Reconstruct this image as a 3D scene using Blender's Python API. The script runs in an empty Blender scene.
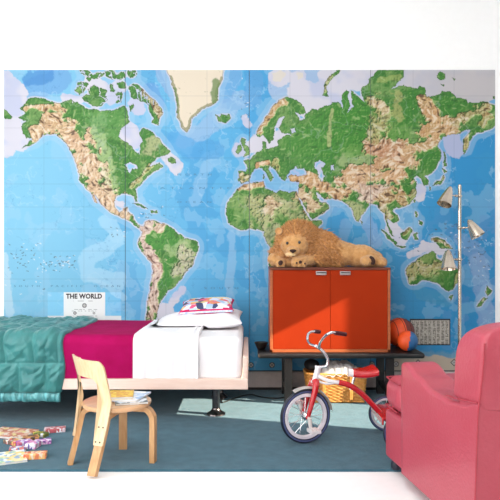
import bpy, bmesh, math, random
import numpy as np
from mathutils import Vector, Matrix, noise
random.seed(7)
C = bpy.context.scene.collection
PI = math.pi
CAMH, DW, F, YH = 1.11, 5.0, 620.0, 252.0     # camera height, distance to wall, focal length in px, horizon row

def P(px, py, d):
    return Vector(((px-250)*d/F, d-DW, CAMH-(py-YH)*d/F))

def lin(c):
    c = [x/255.0 for x in c[:3]]
    return tuple(x/12.92 if x <= 0.04045 else ((x+0.055)/1.055)**2.4 for x in c)

# ------------------------------------------------------------------ materials
def mat(name, col, rough=0.6, metal=0.0, col2=None, scale=20.0, bump=0.0, bscale=60.0, stretch=(1,1,1),
        spec=0.5, coat=0.0, sheen=0.0, detail=6.0, trans=0.0):
    m = bpy.data.materials.new(name); m.use_nodes = True
    nt = m.node_tree; b = nt.nodes['Principled BSDF']
    b.inputs['Base Color'].default_value = (*lin(col), 1)
    b.inputs['Roughness'].default_value = rough
    b.inputs['Metallic'].default_value = metal
    b.inputs['Specular IOR Level'].default_value = spec
    b.inputs['Coat Weight'].default_value = coat
    b.inputs['Sheen Weight'].default_value = sheen
    tc = nt.nodes.new('ShaderNodeTexCoord'); mp = nt.nodes.new('ShaderNodeMapping')
    mp.inputs['Scale'].default_value = stretch
    nt.links.new(tc.outputs['Object'], mp.inputs['Vector'])
    if col2 is None: col2 = tuple(max(0, c*0.93) for c in col)
    n = nt.nodes.new('ShaderNodeTexNoise'); n.inputs['Scale'].default_value = scale; n.inputs['Detail'].default_value = detail
    nt.links.new(mp.outputs['Vector'], n.inputs['Vector'])
    r = nt.nodes.new('ShaderNodeValToRGB')
    r.color_ramp.elements[0].position = 0.35; r.color_ramp.elements[1].position = 0.65
    r.color_ramp.elements[0].color = (*lin(col), 1); r.color_ramp.elements[1].color = (*lin(col2), 1)
    nt.links.new(n.outputs['Fac'], r.inputs['Fac']); nt.links.new(r.outputs['Color'], b.inputs['Base Color'])
    if bump > 0:
        n2 = nt.nodes.new('ShaderNodeTexNoise'); n2.inputs['Scale'].default_value = bscale; n2.inputs['Detail'].default_value = 5
        nt.links.new(mp.outputs['Vector'], n2.inputs['Vector'])
        bp = nt.nodes.new('ShaderNodeBump'); bp.inputs['Strength'].default_value = bump; bp.inputs['Distance'].default_value = 0.01
        nt.links.new(n2.outputs['Fac'], bp.inputs['Height']); nt.links.new(bp.outputs['Normal'], b.inputs['Normal'])
    return m

def vcol_mat(name, rough=0.6, spec=0.4, bump=0.0, bscale=60):
    m = mat(name, (255,255,255), rough, spec=spec, bump=bump, bscale=bscale)
    nt = m.node_tree; b = nt.nodes['Principled BSDF']
    a = nt.nodes.new('ShaderNodeVertexColor'); a.layer_name = 'Col'
    nt.links.new(a.outputs['Color'], b.inputs['Base Color'])
    return m

def print_mat(name, cols, scale=25.0, rough=0.35, seed=0.0, stretch=(1,1,1)):
    """colourful printed paper: voronoi patches in a few inks"""
    m = bpy.data.materials.new(name); m.use_nodes = True
    nt = m.node_tree; b = nt.nodes['Principled BSDF']; b.inputs['Roughness'].default_value = rough
    tc = nt.nodes.new('ShaderNodeTexCoord'); mp = nt.nodes.new('ShaderNodeMapping')
    mp.inputs['Location'].default_value = (seed, seed*1.7, 0); mp.inputs['Scale'].default_value = stretch
    v = nt.nodes.new('ShaderNodeTexVoronoi'); v.inputs['Scale'].default_value = scale
    nt.links.new(tc.outputs['Object'], mp.inputs['Vector']); nt.links.new(mp.outputs['Vector'], v.inputs['Vector'])
    s = nt.nodes.new('ShaderNodeSeparateColor'); nt.links.new(v.outputs['Color'], s.inputs[0])
    r = nt.nodes.new('ShaderNodeValToRGB'); r.color_ramp.interpolation = 'CONSTANT'
    el = r.color_ramp.elements
    while len(el) < len(cols): el.new(0.5)
    for i, c in enumerate(cols):
        el[i].position = i/len(cols); el[i].color = (*lin(c), 1)
    nt.links.new(s.outputs[0], r.inputs['Fac']); nt.links.new(r.outputs['Color'], b.inputs['Base Color'])
    return m

M = {}
M['white_wall'] = mat('white_wall_paint', (252,252,252), 0.9, col2=(250,250,250), bump=0.03, bscale=200)
M['white_floor'] = mat('white_floor_paint', (253,253,253), 0.8, col2=(250,250,250))
M['skirting'] = mat('skirting_paint', (206,192,190), 0.6, col2=(196,182,180))
M['carpet'] = mat('teal_carpet', (64,107,124), 0.95, col2=(52,94,112), scale=14, bump=0.5, bscale=260, spec=0.1, sheen=0.2)
M['maple'] = mat('pale_maple', (250,222,208), 0.45, col2=(244,212,196), scale=6, stretch=(1,8,8))
M['birch'] = mat('birch_ply', (232,204,164), 0.4, col2=(220,188,144), scale=10, stretch=(6,6,1), coat=0.2)
M['birch_seat'] = mat('birch_seat', (222,176,132), 0.35, col2=(206,160,118), scale=8, stretch=(1,6,1), coat=0.3)
M['birch_edge'] = mat('birch_bent_leg', (208,162,112), 0.4, col2=(194,144,94), scale=12, stretch=(6,6,1), coat=0.2)
M['chrome'] = mat('chrome', (225,228,232), 0.16, 1.0)
M['fender'] = mat('pale_polished_steel', (240,234,230), 0.3, 0.15, coat=0.5)
M['dark_chrome'] = mat('dark_chrome', (120,112,112), 0.22, 1.0)
M['nickel'] = mat('brushed_nickel', (214,200,184), 0.22, 1.0)
M['screw'] = mat('screw_steel', (60,58,58), 0.4, 0.8)
M['magenta'] = mat('magenta_wool', (172,14,90), 0.85, col2=(160,10,80), scale=8, bump=0.25, bscale=120, spec=0.1)
M['sheet'] = mat('white_cotton', (253,251,253), 0.85, col2=(250,248,251), scale=6, bump=0.15, bscale=25)
M['pillow_white'] = mat('white_pillow_cotton', (248,246,248), 0.85, col2=(243,240,244), scale=8, bump=0.12, bscale=25)
M['teal'] = mat('teal_quilt', (58,134,132), 0.45, col2=(48,120,120), scale=9, bump=0.25, bscale=50, sheen=0.2)
M['teal_satin'] = mat('teal_satin', (120,195,200), 0.28, col2=(50,120,122), scale=14, stretch=(3,1,1), bump=0.3, bscale=30)
M['red_lacquer'] = mat('red_lacquer', (162,47,11), 0.7, col2=(157,44,10), scale=3, spec=0.1)
M['walnut'] = mat('walnut', (118,58,36), 0.45, col2=(98,44,28), scale=9, stretch=(1,8,8))
M['walnut_edge'] = mat('walnut_edge', (182,98,54), 0.45, col2=(164,84,46), scale=9, stretch=(1,8,8))
M['black_wood'] = mat('shadow_strip_black', (28,24,24), 0.4, col2=(20,17,17))
M['steel_pull'] = mat('steel_pull', (205,200,200), 0.3, 0.6)
M['lion_fur'] = mat('tan_plush_fur', (214,164,108), 0.95, col2=(198,146,90), scale=45, bump=0.6, bscale=180, sheen=0.4, spec=0.1)
M['lion_mane'] = mat('golden_plush_mane', (226,170,108), 0.9, col2=(176,116,64), scale=60, sheen=0.4, spec=0.15)
M['lion_pale'] = mat('cream_plush', (238,206,158), 0.95, col2=(228,190,140), scale=40, bump=0.4, bscale=180, spec=0.1)
M['lion_dark'] = mat('dark_brown_felt', (58,32,26), 0.8)
M['lion_eye'] = mat('dark_glass_eye', (26,16,12), 0.1, coat=1.0)
M['wicker'] = mat('wicker', (224,160,82), 0.55, col2=(196,126,54), scale=40, bump=0.3)
M['white_cloth'] = mat('white_cloth', (245,240,240), 0.9, bump=0.3, bscale=30)
M['black_cloth'] = mat('black_cloth', (24,20,22), 0.7)
M['tyre'] = mat('dark_blue_rubber', (28,34,54), 0.4, col2=(22,27,44))
M['tyre_sky_tint'] = mat('sky_tint_tyre_wall', (84,96,142), 0.4)  # blue-grey paints a sky reflection onto the tyre wall
M['rim_white'] = mat('white_enamel_rim', (235,230,238), 0.3, coat=0.5)
M['red_enamel'] = mat('red_enamel', (200,22,34), 0.25, coat=0.6)
M['white_enamel'] = mat('white_enamel', (240,236,238), 0.25, coat=0.6)
M['black_grip'] = mat('dark_red_grip', (70,14,24), 0.5)
M['pink_leather'] = mat('rose_leather', (182,72,88), 0.40, col2=(178,66,82), scale=5, bump=0.18, bscale=70, coat=0.1)
M['seam_leather'] = mat('leather_piping', (176,52,68), 0.4)
M['caster'] = mat('dark_caster', (36,40,56), 0.4)
M['lettering'] = mat('dark_printing_ink', (50,42,48), 0.7)
M['lettering_blue'] = mat('blue_printing_ink', (74,120,160), 0.7)
M['title_paper'] = mat('white_printed_paper', (246,244,240), 0.6)
M['cord'] = mat('black_cord', (16,16,18), 0.5)
M['mural'] = vcol_mat('printed_map_paper', 0.55, 0.3, bump=0.02, bscale=30)

# ------------------------------------------------------------------ object helpers
ORG = {}
def finish(name, me, m, parent=None, smooth=True, local=False, angle=None):
    o = bpy.data.objects.new(name, me); C.objects.link(o)
    if m: me.materials.append(m)
    if parent:
        o.parent = parent
        if not local:
            org = ORG.get(parent.name, Vector((0,0,0)))
            me.transform(Matrix.Translation(-org)); ORG[o.name] = org
        else: ORG[o.name] = Vector((0,0,0))
    else: ORG[o.name] = Vector((0,0,0))
    if smooth:
        me.polygons.foreach_set('use_smooth', [True]*len(me.polygons))
        me.set_sharp_from_angle(angle=math.radians(angle or 40))
        if len(me.polygons) < 900 and (angle or 40) <= 50:
            wn = o.modifiers.new('wn', 'WEIGHTED_NORMAL'); wn.keep_sharp = True; wn.weight = 100
    return o
def obj(name, bm, m, parent=None, smooth=True, local=False, angle=None, fix=True):
    me = bpy.data.meshes.new(name)
    if fix: bmesh.ops.recalc_face_normals(bm, faces=bm.faces)
    bm.to_mesh(me); bm.free()
    return finish(name, me, m, parent, smooth, local, angle)
def recenter(o):
    """top-level single mesh: put its origin at its base"""
    me = o.data; vs = [v.co for v in me.vertices]
    c = Vector((sum(v.x for v in vs)/len(vs), sum(v.y for v in vs)/len(vs), min(v.z for v in vs)))
    me.transform(Matrix.Translation(-c)); o.location = c; return o
def tag(o, label, cat, group=None):
    o['label'] = label; o['category'] = cat
    if group: o['group'] = group
    return o
def thing(name, label, cat, loc=(0,0,0), rotz=0, group=None):
    o = bpy.data.objects.new(name, None); C.objects.link(o); o.empty_display_size = 0.05
    o.location = loc; o.rotation_euler = (0,0,rotz); ORG[o.name] = Vector(loc)
    return tag(o, label, cat, group)
def struct(o): o['kind'] = 'structure'; return o

def box(bm, lo, hi, bev=0.0, seg=3, mtx=None):
    lo = Vector(lo); hi = Vector(hi); c = (lo+hi)/2; s = hi-lo
    r = bmesh.ops.create_cube(bm, size=1.0)
    vs = r['verts']
    bmesh.ops.scale(bm, vec=s, verts=vs); bmesh.ops.translate(bm, vec=c, verts=vs)
    if bev > 0:
        es = list({e for v in vs for e in v.link_edges})
        r2 = bmesh.ops.bevel(bm, geom=es, offset=bev, segments=seg, affect='EDGES', profile=0.5, clamp_overlap=True)
        vs = list(set(r2['verts']) | {v for v in vs if v.is_valid})
    if mtx is not None:
        vs = list({v for f in bm.faces for v in f.verts}) if bev > 0 and len(bm.verts) == len(vs) else vs
        bmesh.ops.transform(bm, matrix=mtx, verts=vs)
    return vs
def NB(): return bmesh.new()
def boxobj(name, lo, hi, m, parent=None, bev=0.004, seg=2, local=False):
    bm = NB(); box(bm, lo, hi, bev, seg); return obj(name, bm, m, parent, local=local)

def tube(bm, pts, r, seg=12, closed=False, caps=True):
    pts = [Vector(p) for p in pts]; n = len(pts)
    rr = r if isinstance(r, (list, tuple)) else [r]*n
    prev = None; rings = []
    for i, p in enumerate(pts):
        if closed: t = pts[(i+1) % n]-pts[i-1]
        else: t = pts[min(i+1, n-1)]-pts[max(i-1, 0)]
        t.normalize()
        if prev is None:
            a = Vector((0,0,1)) if abs(t.z) < 0.9 else Vector((1,0,0))
            u = t.cross(a).normalized()
        else:
            u = (prev - t*prev.dot(t)).normalized()
        prev = u; v = t.cross(u)
        rings.append([bm.verts.new(p + (u*math.cos(k*2*PI/seg) + v*math.sin(k*2*PI/seg))*rr[i]) for k in range(seg)])
    m = n if closed else n-1
    for i in range(m):
        a, b = rings[i], rings[(i+1) % n]
        for k in range(seg):
            bm.faces.new((a[k], a[(k+1) % seg], b[(k+1) % seg], b[k]))
    if caps and not closed:
        bm.faces.new(rings[0][::-1]); bm.faces.new(rings[-1])
def spline(pts, n=8, closed=False):
    pts = [Vector(p) for p in pts]; out = []
    N = len(pts)
    rng = range(N if closed else N-1)
    for i in rng:
        if closed: p0, p1, p2, p3 = pts[i-1], pts[i], pts[(i+1) % N], pts[(i+2) % N]
        else: p0, p1, p2, p3 = pts[max(i-1,0)], pts[i], pts[i+1], pts[min(i+2, N-1)]
        for k in range(n):
            t = k/n
            out.append(0.5*((2*p1)+(p2-p0)*t+(2*p0-5*p1+4*p2-p3)*t*t+(3*p1-p0-3*p2+p3)*t**3))
    if not closed: out.append(pts[-1])
    return out
def lathe(bm, prof, seg=32, mtx=Matrix(), close=False):
    """prof: list of (r, h) along local z"""
    rings = []
    for r, h in prof:
        if r < 1e-6: rings.append([bm.verts.new(mtx @ Vector((0,0,h)))])
        else: rings.append([bm.verts.new(mtx @ Vector((r*math.cos(k*2*PI/seg), r*math.sin(k*2*PI/seg), h))) for k in range(seg)])
    n = len(rings)
    for i in range(n if close else n-1):
        a, b = rings[i], rings[(i+1) % n]
        for k in range(seg):
            k2 = (k+1) % seg
            if len(a) == 1 and len(b) == 1: continue
            if len(a) == 1: bm.faces.new((a[0], b[k2], b[k]))
            elif len(b) == 1: bm.faces.new((a[k], a[k2], b[0]))
            else: bm.faces.new((a[k], a[k2], b[k2], b[k]))
def frame_to(p, zaxis, xhint=(0,0,1)):
    z = Vector(zaxis).normalized(); x = Vector(xhint); x = (x - z*x.dot(z))
    if x.length < 1e-4: x = Vector((1,0,0)) - z*z.x
    x.normalize(); y = z.cross(x)
    m = Matrix((x, y, z)).transposed().to_4x4(); m.translation = Vector(p); return m
def ellip(bm, c, r, seg=24, rot=None):
    m = Matrix.Translation(Vector(c)) @ (rot or Matrix()) @ Matrix.Diagonal((*r, 1))
    bmesh.ops.create_uvsphere(bm, u_segments=seg, v_segments=seg//2+2, radius=1.0, matrix=m)
def rotm(ax, deg): return Matrix.Rotation(math.radians(deg), 4, ax)
def grid_faces(bm, g, closed_u=False):
    for i in range(len(g)-(0 if closed_u else 1)):
        a, b = g[i], g[(i+1) % len(g)]
        for j in range(len(a)-1): bm.faces.new((a[j], b[j], b[j+1], a[j+1]))
def extrude_poly(bm, pts, dvec):
    """planar polygon (3-D points) given a thickness vector"""
    a = [bm.verts.new(p) for p in pts]; b = [bm.verts.new(Vector(p)+Vector(dvec)) for p in pts]
    bm.faces.new(a); bm.faces.new(b[::-1])
    for i in range(len(a)):
        j = (i+1) % len(a); bm.faces.new((a[j], a[i], b[i], b[j]))
def cushion(bm, hx, hy, hz, mtx, n=20, pinch=0.12, wr=0.0, seed=0):
    for s in (1, -1):
        g = []
        for i in range(n+1):
            row = []
            for j in range(n+1):
                u = -math.cos(PI*i/n); v = -math.cos(PI*j/n)
                pz = max(0.0, (1-u**4)*(1-v**4))**0.5
                x = hx*u*(1-pinch*(1-v*v)*abs(u)); y = hy*v*(1-pinch*(1-u*u)*abs(v))
                z = s*hz*pz
                if wr: z += wr*noise.noise(Vector((u*3+seed, v*3, s*5)))*pz
                row.append(bm.verts.new(mtx @ Vector((x, y, z))))
            g.append(row)
        grid_faces(bm, g)
    bmesh.ops.remove_doubles(bm, verts=bm.verts, dist=1e-4)
def text_mesh(body, size, name, m, parent, loc, spacing=1.0, bold=0.0, extr=0.0004, width=None):
    cu = bpy.data.curves.new('tmp', 'FONT'); cu.body = body; cu.size = size; cu.align_x = 'LEFT'
    cu.space_character = spacing; cu.offset = bold; cu.extrude = extr; cu.resolution_u = 3
    o = bpy.data.objects.new('tmp', cu); C.objects.link(o)
    dg = bpy.context.evaluated_depsgraph_get(); dg.update()
    me = bpy.data.meshes.new_from_object(o.evaluated_get(dg))
    bpy.data.objects.remove(o); bpy.data.curves.remove(cu)
    me.name = name
    w = max(v.co.x for v in me.vertices) - min(v.co.x for v in me.vertices)
    sx = (width/w) if width else 1.0
    me.transform(Matrix.Translation(Vector(loc)) @ Matrix.Rotation(PI/2, 4, 'X') @ Matrix.Diagonal((sx,1,1,1)))
    me.materials.clear()
    return finish(name, me, m, parent, smooth=False)
#@@SETTING
# ------------------------------------------------------------------ setting
def setbox(name, lo, hi, m): 
    bm = NB(); box(bm, lo, hi); return struct(obj(name, bm, m, smooth=False))
XR = 2.6; XL = -3.4; YF = -7.4; CZ = 3.35
setbox('wall_back', (XL, 0.004, 0), (XR+0.15, 0.12, CZ), M['white_wall'])
# carpet in front; bare white floor and upper wall stand in for blank margins
CE = 620*CAMH/(469.5-YH)-DW
setbox('floor', (XL, YF, -0.06), (XR+0.15, 0.12, -0.012), M['white_floor'])  # white floor beyond the carpet stands in for the blank margin
cp = setbox('floor_carpet', (XL, CE, -0.012), (XR, 0.004, 0.0), M['carpet'])
setbox('ceiling', (XL, YF, CZ), (XR+0.15, 0.12, CZ+0.1), M['white_wall'])
# right wall with one window
WY0, WY1, WZ0, WZ1 = -1.66, -0.985, 0.62, 1.805
bm = NB()
box(bm, (XR, YF, 0), (XR+0.15, WY0, CZ)); box(bm, (XR, WY1, 0), (XR+0.15, 0.004, CZ))
box(bm, (XR, WY0, 0), (XR+0.15, WY1, WZ0)); box(bm, (XR, WY0, WZ1), (XR+0.15, WY1, CZ))
struct(obj('wall_right', bm, M['white_wall'], smooth=False))
# baseboard: tall board and a small cap, painted shadow strip below
bm = NB()
box(bm, (XL, -0.014, 0.022), (XR, 0.004, 0.128), 0.0); box(bm, (XL, -0.020, 0.128), (XR, 0.004, 0.142), 0.004)
box(bm, (XL, -0.018, 0.062), (XR, 0.004, 0.068), 0.001)
struct(obj('baseboard_back', bm, M['skirting'], smooth=False))
setbox('trim_shadow_1', (XL, -0.010, 0.0), (XR, 0.004, 0.022), M['black_wood'])  # black strip stands in for the shadow under the baseboard
#@@MURAL
# ------------------------------------------------------------------ the map mural
MX0, MX1, MY0, MY1 = 4.0, 495.0, 70.0, 372.0
RES = 2.0
nx = int((MX1-MX0)*RES)+1; ny = int((MY1-MY0)*RES)+1
gx, gy = np.meshgrid(np.linspace(MX0, MX1, nx), np.linspace(MY0, MY1, ny))
rng = np.random.RandomState(3)
_vc = {}
def vnoise(scale, seed, ax=1.0, ay=1.0, x=None, y=None):
    if x is None and y is None:
        k = (scale, seed, ax, ay)
        if k not in _vc: _vc[k] = _vnoise(*k)
        return _vc[k]
    return _vnoise(scale, seed, ax, ay, x, y)
def _vnoise(scale, seed, ax=1.0, ay=1.0, x=None, y=None):
    x = gx if x is None else x; y = gy if y is None else y
    r = np.random.RandomState(seed); T = 257; t = r.rand(T, T)
    u = x*ax/scale+1000.3; v = y*ay/scale+1000.7
    iu = np.floor(u).astype(int); iv = np.floor(v).astype(int); fu = u-iu; fv = v-iv
    fu = fu*fu*(3-2*fu); fv = fv*fv*(3-2*fv)
    a = t[iv % T, iu % T]; b = t[iv % T, (iu+1) % T]; c = t[(iv+1) % T, iu % T]; d = t[(iv+1) % T, (iu+1) % T]
    return (a*(1-fu)+b*fu)*(1-fv)+(c*(1-fu)+d*fu)*fv
_fc = {}
def fbm(scale, seed, o=4, **k):
    s = 0; w = 0; a = 1.0
    if not k:
        if (scale, seed, o) in _fc: return _fc[(scale, seed, o)]
        for i in range(o):
            s = s + a*vnoise(scale/2**i, seed+i*11); w += a; a *= 0.5
        _fc[(scale, seed, o)] = s/w; return s/w
    for i in range(o):
        s = s + a*vnoise(scale/2**i, seed+i*11, **k); w += a; a *= 0.5
    return s/w
arc = np.clip((108-gy)/10, 0, 1)*((gx > 72) & (gx < 162))     # the shredded Arctic archipelago
wx = gx + (3.6+3*arc)*(fbm(6, 50, 4)-0.5)+1.4*(fbm(1.6, 57, 2)-0.5); wy = gy + (3.6+3*arc)*(fbm(6, 90, 4)-0.5)+1.4*(fbm(1.6, 97, 2)-0.5)
def window(pts, m):
    xs = [p[0] for p in pts]; ys = [p[1] for p in pts]
    i0 = int(max(0, (min(xs)-m-MX0)*RES)); i1 = int(max(i0+1, (max(xs)+m-MX0)*RES+1)); j0 = int(max(0, (min(ys)-m-MY0)*RES)); j1 = int(max(j0+1, (max(ys)+m-MY0)*RES+1))
    return (slice(j0, j1), slice(i0, i1))
def poly(pts, X=None, Y=None):
    X = wx if X is None else X; Y = wy if Y is None else Y
    ins = np.zeros(X.shape, bool)
    n = len(pts)
    sl = window(pts, 4); X = X[sl]; Y = Y[sl]; full = ins; ins = full[sl]
    for i in range(n):
        x0, y0 = pts[i]; x1, y1 = pts[(i+1) % n]
        if y0 == y1: continue
        c = ((y0 > Y) != (y1 > Y)) & (X < (x1-x0)*(Y-y0)/(y1-y0)+x0)
        ins ^= c
    return full
def dline(pts, X=None, Y=None):
    X = gx if X is None else X; Y = gy if Y is None else Y
    full = np.full(X.shape, 1e3)
    if len(pts) == 1: pts = [pts[0], (pts[0][0]+0.01, pts[0][1])]
    sl = window(pts, 60); X = X[sl]; Y = Y[sl]; d = full[sl]
    for (x0, y0), (x1, y1) in zip(pts, pts[1:]):
        L = (x1-x0)**2+(y1-y0)**2
        t = np.clip(((X-x0)*(x1-x0)+(Y-y0)*(y1-y0))/L, 0, 1)
        d = np.minimum(d, np.hypot(X-(x0+t*(x1-x0)), Y-(y0+t*(y1-y0))))
    full[sl] = d
    return full
LAND = [
 # North America
 [(20,108),(23,104),(28,100),(34,97),(41,98),(48,100),(58,103),(64,102),(70,99),(76,103),(80,104),(86,108),(92,110),(98,109),(104,111),(112,110),(118,109),(124,105),(127,108),(128,119),(129,123),
  (121,129),(119,137),(126,142),(132,146),(137,153),(140,154),(140,147),(142,141),(140,133),(142,127),(149,129),(154,135),(160,139),(164,145),(171,152),(165,155),(160,157),(155,160),(150,166),(160,163),(164,167),(158,170),
  (152,173),(148,176),(144,181),(140,186),(136,189),(137,193),(138,201),(136,201),(134,196),(130,195),(122,194),(116,196),(114,200),(115,207),(119,212),(123,211),(124,208),(128,207),(127,212),(132,214),(134,220),(138,225),(143,226),
  (144,229),(138,228),(133,225),(127,220),(118,216),(108,211),(100,203),(94,193),(98,204),(96,203),(91,193),(86,188),(80,180),(79,172),(77,164),(74,156),(70,149),(62,139),(54,134),(47,133),(43,135),(38,141),(30,145),(22,149),(29,142),(33,138),(26,137),
  (22,134),(21,126),(26,121),(18,117),(26,113)],
 [(77,82),(82,81),(88,83),(86,89),(80,96),(76,90)], [(88,89),(92,86),(100,86),(105,91),(107,101),(102,106),(92,106),(85,101),(83,97),(89,94)],
 [(80,71),(86,70),(92,74),(99,71),(104,74),(98,79),(92,81),(86,78)], [(103,72),(110,70),(116,73),(123,71),(125,79),(118,81),(110,79)], [(110,83),(114,84),(114,91),(110,90)],
 [(117,83),(124,82),(124,89),(119,88)], [(115,94),(121,93),(122,101),(117,103)],[(126,70),(140,70),(136,75),(129,79)],
 [(127,87),(134,84),(140,85),(144,90),(148,95),(153,99),(158,103),(163,113),(160,118),(159,125),(152,123),(154,118),(150,113),(149,106),(144,103),(138,101),(130,97)],
 [(130,106),(134,104),(135,111),(131,113)], [(133,119),(137,119),(139,123),(135,123)], [(169,158),(173,157),(176,163),(171,163),(168,161)],
 # Siberia's tip at the left edge
 [(3,108),(8,112),(13,116),(11,120),(5,120),(3,117)],
 # Iceland, British Isles
 [(215,115),(219,116),(220,113),(226,115),(229,113),(231,118),(225,123),(219,122),(217,118)],
 [(242,138),(246,138),(245,142),(247,145),(251,151),(250,155),(244,157),(246,152),(244,149),(241,142)], [(237,147),(241,144),(242,150),(238,154),(236,152)],
 # Eurasia
 [(258,137),(257,130),(263,122),(268,113),(273,105),(280,99),(288,96),(296,100),(304,107),(306,113),(300,114),(295,112),(297,117),(300,121),(305,119),(306,114),(312,109),(318,110),(324,106),(330,106),(333,101),(338,102),(343,108),
  (341,100),(343,93),(346,89),(349,91),(348,98),(351,105),(347,113),(352,108),(354,107),(352,100),(351,91),(355,94),(360,98),(364,102),(361,92),(361,87),(368,84),(368,79),(374,74),(380,69),(404,69),(404,77),(396,85),(391,90),(398,87),(403,85),(410,87),(417,89),(419,85),(425,87),
  (426,97),(432,96),(438,95),(442,91),(453,93),(456,98),(466,99),(468,103),(477,103),(480,101),(488,102),(497,107),(497,124),(491,128),(480,133),(475,134),(472,138),(469,145),(464,155),(462,148),(464,140),(470,131),(466,129),(460,134),
  (452,134),(443,137),(438,143),(437,146),(441,150),(440,160),(436,168),(430,173),(426,176),(428,181),(428,185),(424,186),(422,181),(420,178),(417,175),(413,179),(417,183),(415,187),(417,193),(414,200),(408,205),(400,207),(394,208),(393,211),(398,216),(399,220),(394,224),
  (390,220),(387,218),(387,224),(391,230),(394,237),(390,234),(386,225),(384,214),(380,210),(376,205),(370,204),(368,208),(362,215),(359,223),(355,219),(351,209),(348,207),(344,201),(336,200),(328,199),(322,198),(317,192),(320,201),(326,202),
  (330,205),(328,210),(318,216),(312,219),(308,213),(302,202),(298,196),(299,182),(290,182),(288,177),(290,174),(297,175),(307,174),(305,169),(298,169),(296,166),(290,170),(288,175),(285,181),(281,180),(275,171),(270,166),(268,168),(274,177),(270,182),(268,175),
  (263,168),(259,168),(255,170),(251,175),(248,182),(242,184),(238,180),(238,171),(246,171),(248,169),(247,163),(244,160),(251,160),(253,156),(258,152),(263,149),(263,142),(266,143),(266,149),(272,147),(278,145),(277,141),(283,137),(292,134),
  (282,134),(279,128),(283,121),(284,116),(279,118),(277,123),(274,129),(273,139),(269,144),(266,139),(263,136),(260,138)],
 # Africa
 [(226,212),(227,204),(232,197),(238,188),(244,185),(250,183),(264,182),(265,188),(272,191),(276,193),(281,189),(290,192),(297,191),(301,202),(308,216),(311,220),(322,221),(318,230),(310,242),(304,254),(304,268),(296,285),(283,298),(276,296),(270,272),(269,260),(270,250),(266,240),(263,235),(264,231),(257,229),(250,229),(240,230),(230,224),(227,218)],
 # South America
 [(139,225),(143,227),(145,222),(152,221),(162,223),(170,227),(180,234),(184,238),(194,240),(199,246),(196,256),(194,264),(184,272),(182,278),(176,286),(168,291),(164,298),(160,302),(159,309),(157,315),(155,326),(158,332),(150,332),(146,321),(147,306),(149,294),(151,284),(153,272),(152,264),(145,256),(138,245),(139,238),(142,232)],
 # Australia, Tasmania, New Zealand, New Guinea
 [(407,266),(415,262),(420,258),(426,254),(432,251),(437,253),(436,257),(441,260),(444,252),(447,250),(449,258),(455,265),(459,273),(457,282),(453,290),(448,292),(441,288),(439,284),(435,283),(430,280),(422,281),(414,284),(409,284),(407,278),(406,270)],
 [(448,295),(454,295),(451,301)], [(486,285),(489,289),(492,291),(488,296),(486,292)], [(484,296),(487,298),(481,306),(477,306)],
 [(430,238),(434,238),(439,238),(444,240),(449,244),(454,249),(446,248),(440,247),(436,242)],
 # islands of Asia
 [(381,229),(384,230),(391,237),(397,243),(395,245),(388,239)], [(394,245),(406,246),(406,248),(396,247)], [(400,233),(404,231),(409,226),(412,230),(408,239),(402,239)],
 [(413,234),(419,232),(415,236),(418,240),(414,240)], [(415,211),(418,211),(418,217),(416,216)], [(419,220),(423,221),(423,225),(419,224)],
 [(443,168),(448,171),(444,173)], [(443,174),(445,178),(441,184),(434,186),(431,187),(436,183),(441,180)], [(428,186),(431,188),(429,191)], [(443,150),(445,152),(446,166),(444,167)],
 [(414,200),(416,199),(415,203)], [(361,221),(364,223),(362,226)],
 # Novaya Zemlya and Arctic islands, Caribbean
 [(322,95),(324,85),(330,75),(336,71),(342,70),(334,77),(327,87),(328,98)], [(436,76),(440,72),(446,75),(446,79),(440,80)], [(450,77),(455,79),(453,80)], [(440,84),(445,85),(444,88)],[(492,96),(495,96),(495,99),(492,99)],
 [(131,203),(136,203),(144,206),(149,209),(144,208),(136,205)], [(150,210),(157,210),(158,213),(151,212)], [(262,174),(264,174),(264,179),(262,179)],
]
land = np.zeros(gx.shape, bool)
for p in LAND: land |= poly(p)
WATER = [ [(314,162),(320,160),(325,165),(321,168),(323,172),(325,177),(322,182),(319,178),(318,172),(314,168)], [(330,166),(333,165),(334,169),(331,170)],
 [(128,118),(134,105),(140,102),(147,108),(147,116),(141,120),(141,127),(133,122)], [(124,164),(130,162),(137,166),(138,170),(132,168),(130,173),(127,167)],
 [(317,193),(322,197),(327,201),(322,202),(318,198)], [(298,197),(300,199),(310,216),(308,217)], [(290,128),(294,127),(295,131),(291,132)] ]
for p in WATER: land &= ~poly(p)
chan = (1-np.abs(2*fbm(9, 620, 4)-1)) > 0.955
land &= ~(chan & (arc > 0.3))
ice = poly([(166,69),(171,81),(175,93),(176,105),(178,119),(182,128),(188,133),(191,125),(193,117),(202,110),(210,106),(218,101),(219,89),(224,73),(224,69)])
land |= ice
svb = poly([(273,73),(280,70),(286,74),(281,82),(274,81)]) | poly([(296,74),(302,73),(303,78),(298,80)])
def blur(a, r):
    a = a.astype(float); k = int(r)
    for ax in (0, 1):
        for _ in range(2):
            pad = [(0,0),(0,0)]; pad[ax] = (k+1, k); c = np.cumsum(np.pad(a, pad, mode='edge'), axis=ax)
            if ax == 0: a = (c[2*k+1:]-c[:-2*k-1])/(2*k+1)
            else: a = (c[:, 2*k+1:]-c[:, :-2*k-1])/(2*k+1)
    return a
def L(c): return np.array(lin(c))
def mix(col, c, m): m = np.clip(m, 0, 1)[..., None]; return col*(1-m)+(c if c.ndim == 3 else L(c) if False else c)*m
def step(v, e0, e1): t = np.clip((v-e0)/(e1-e0), 0, 1); return t*t*(3-2*t)
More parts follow.
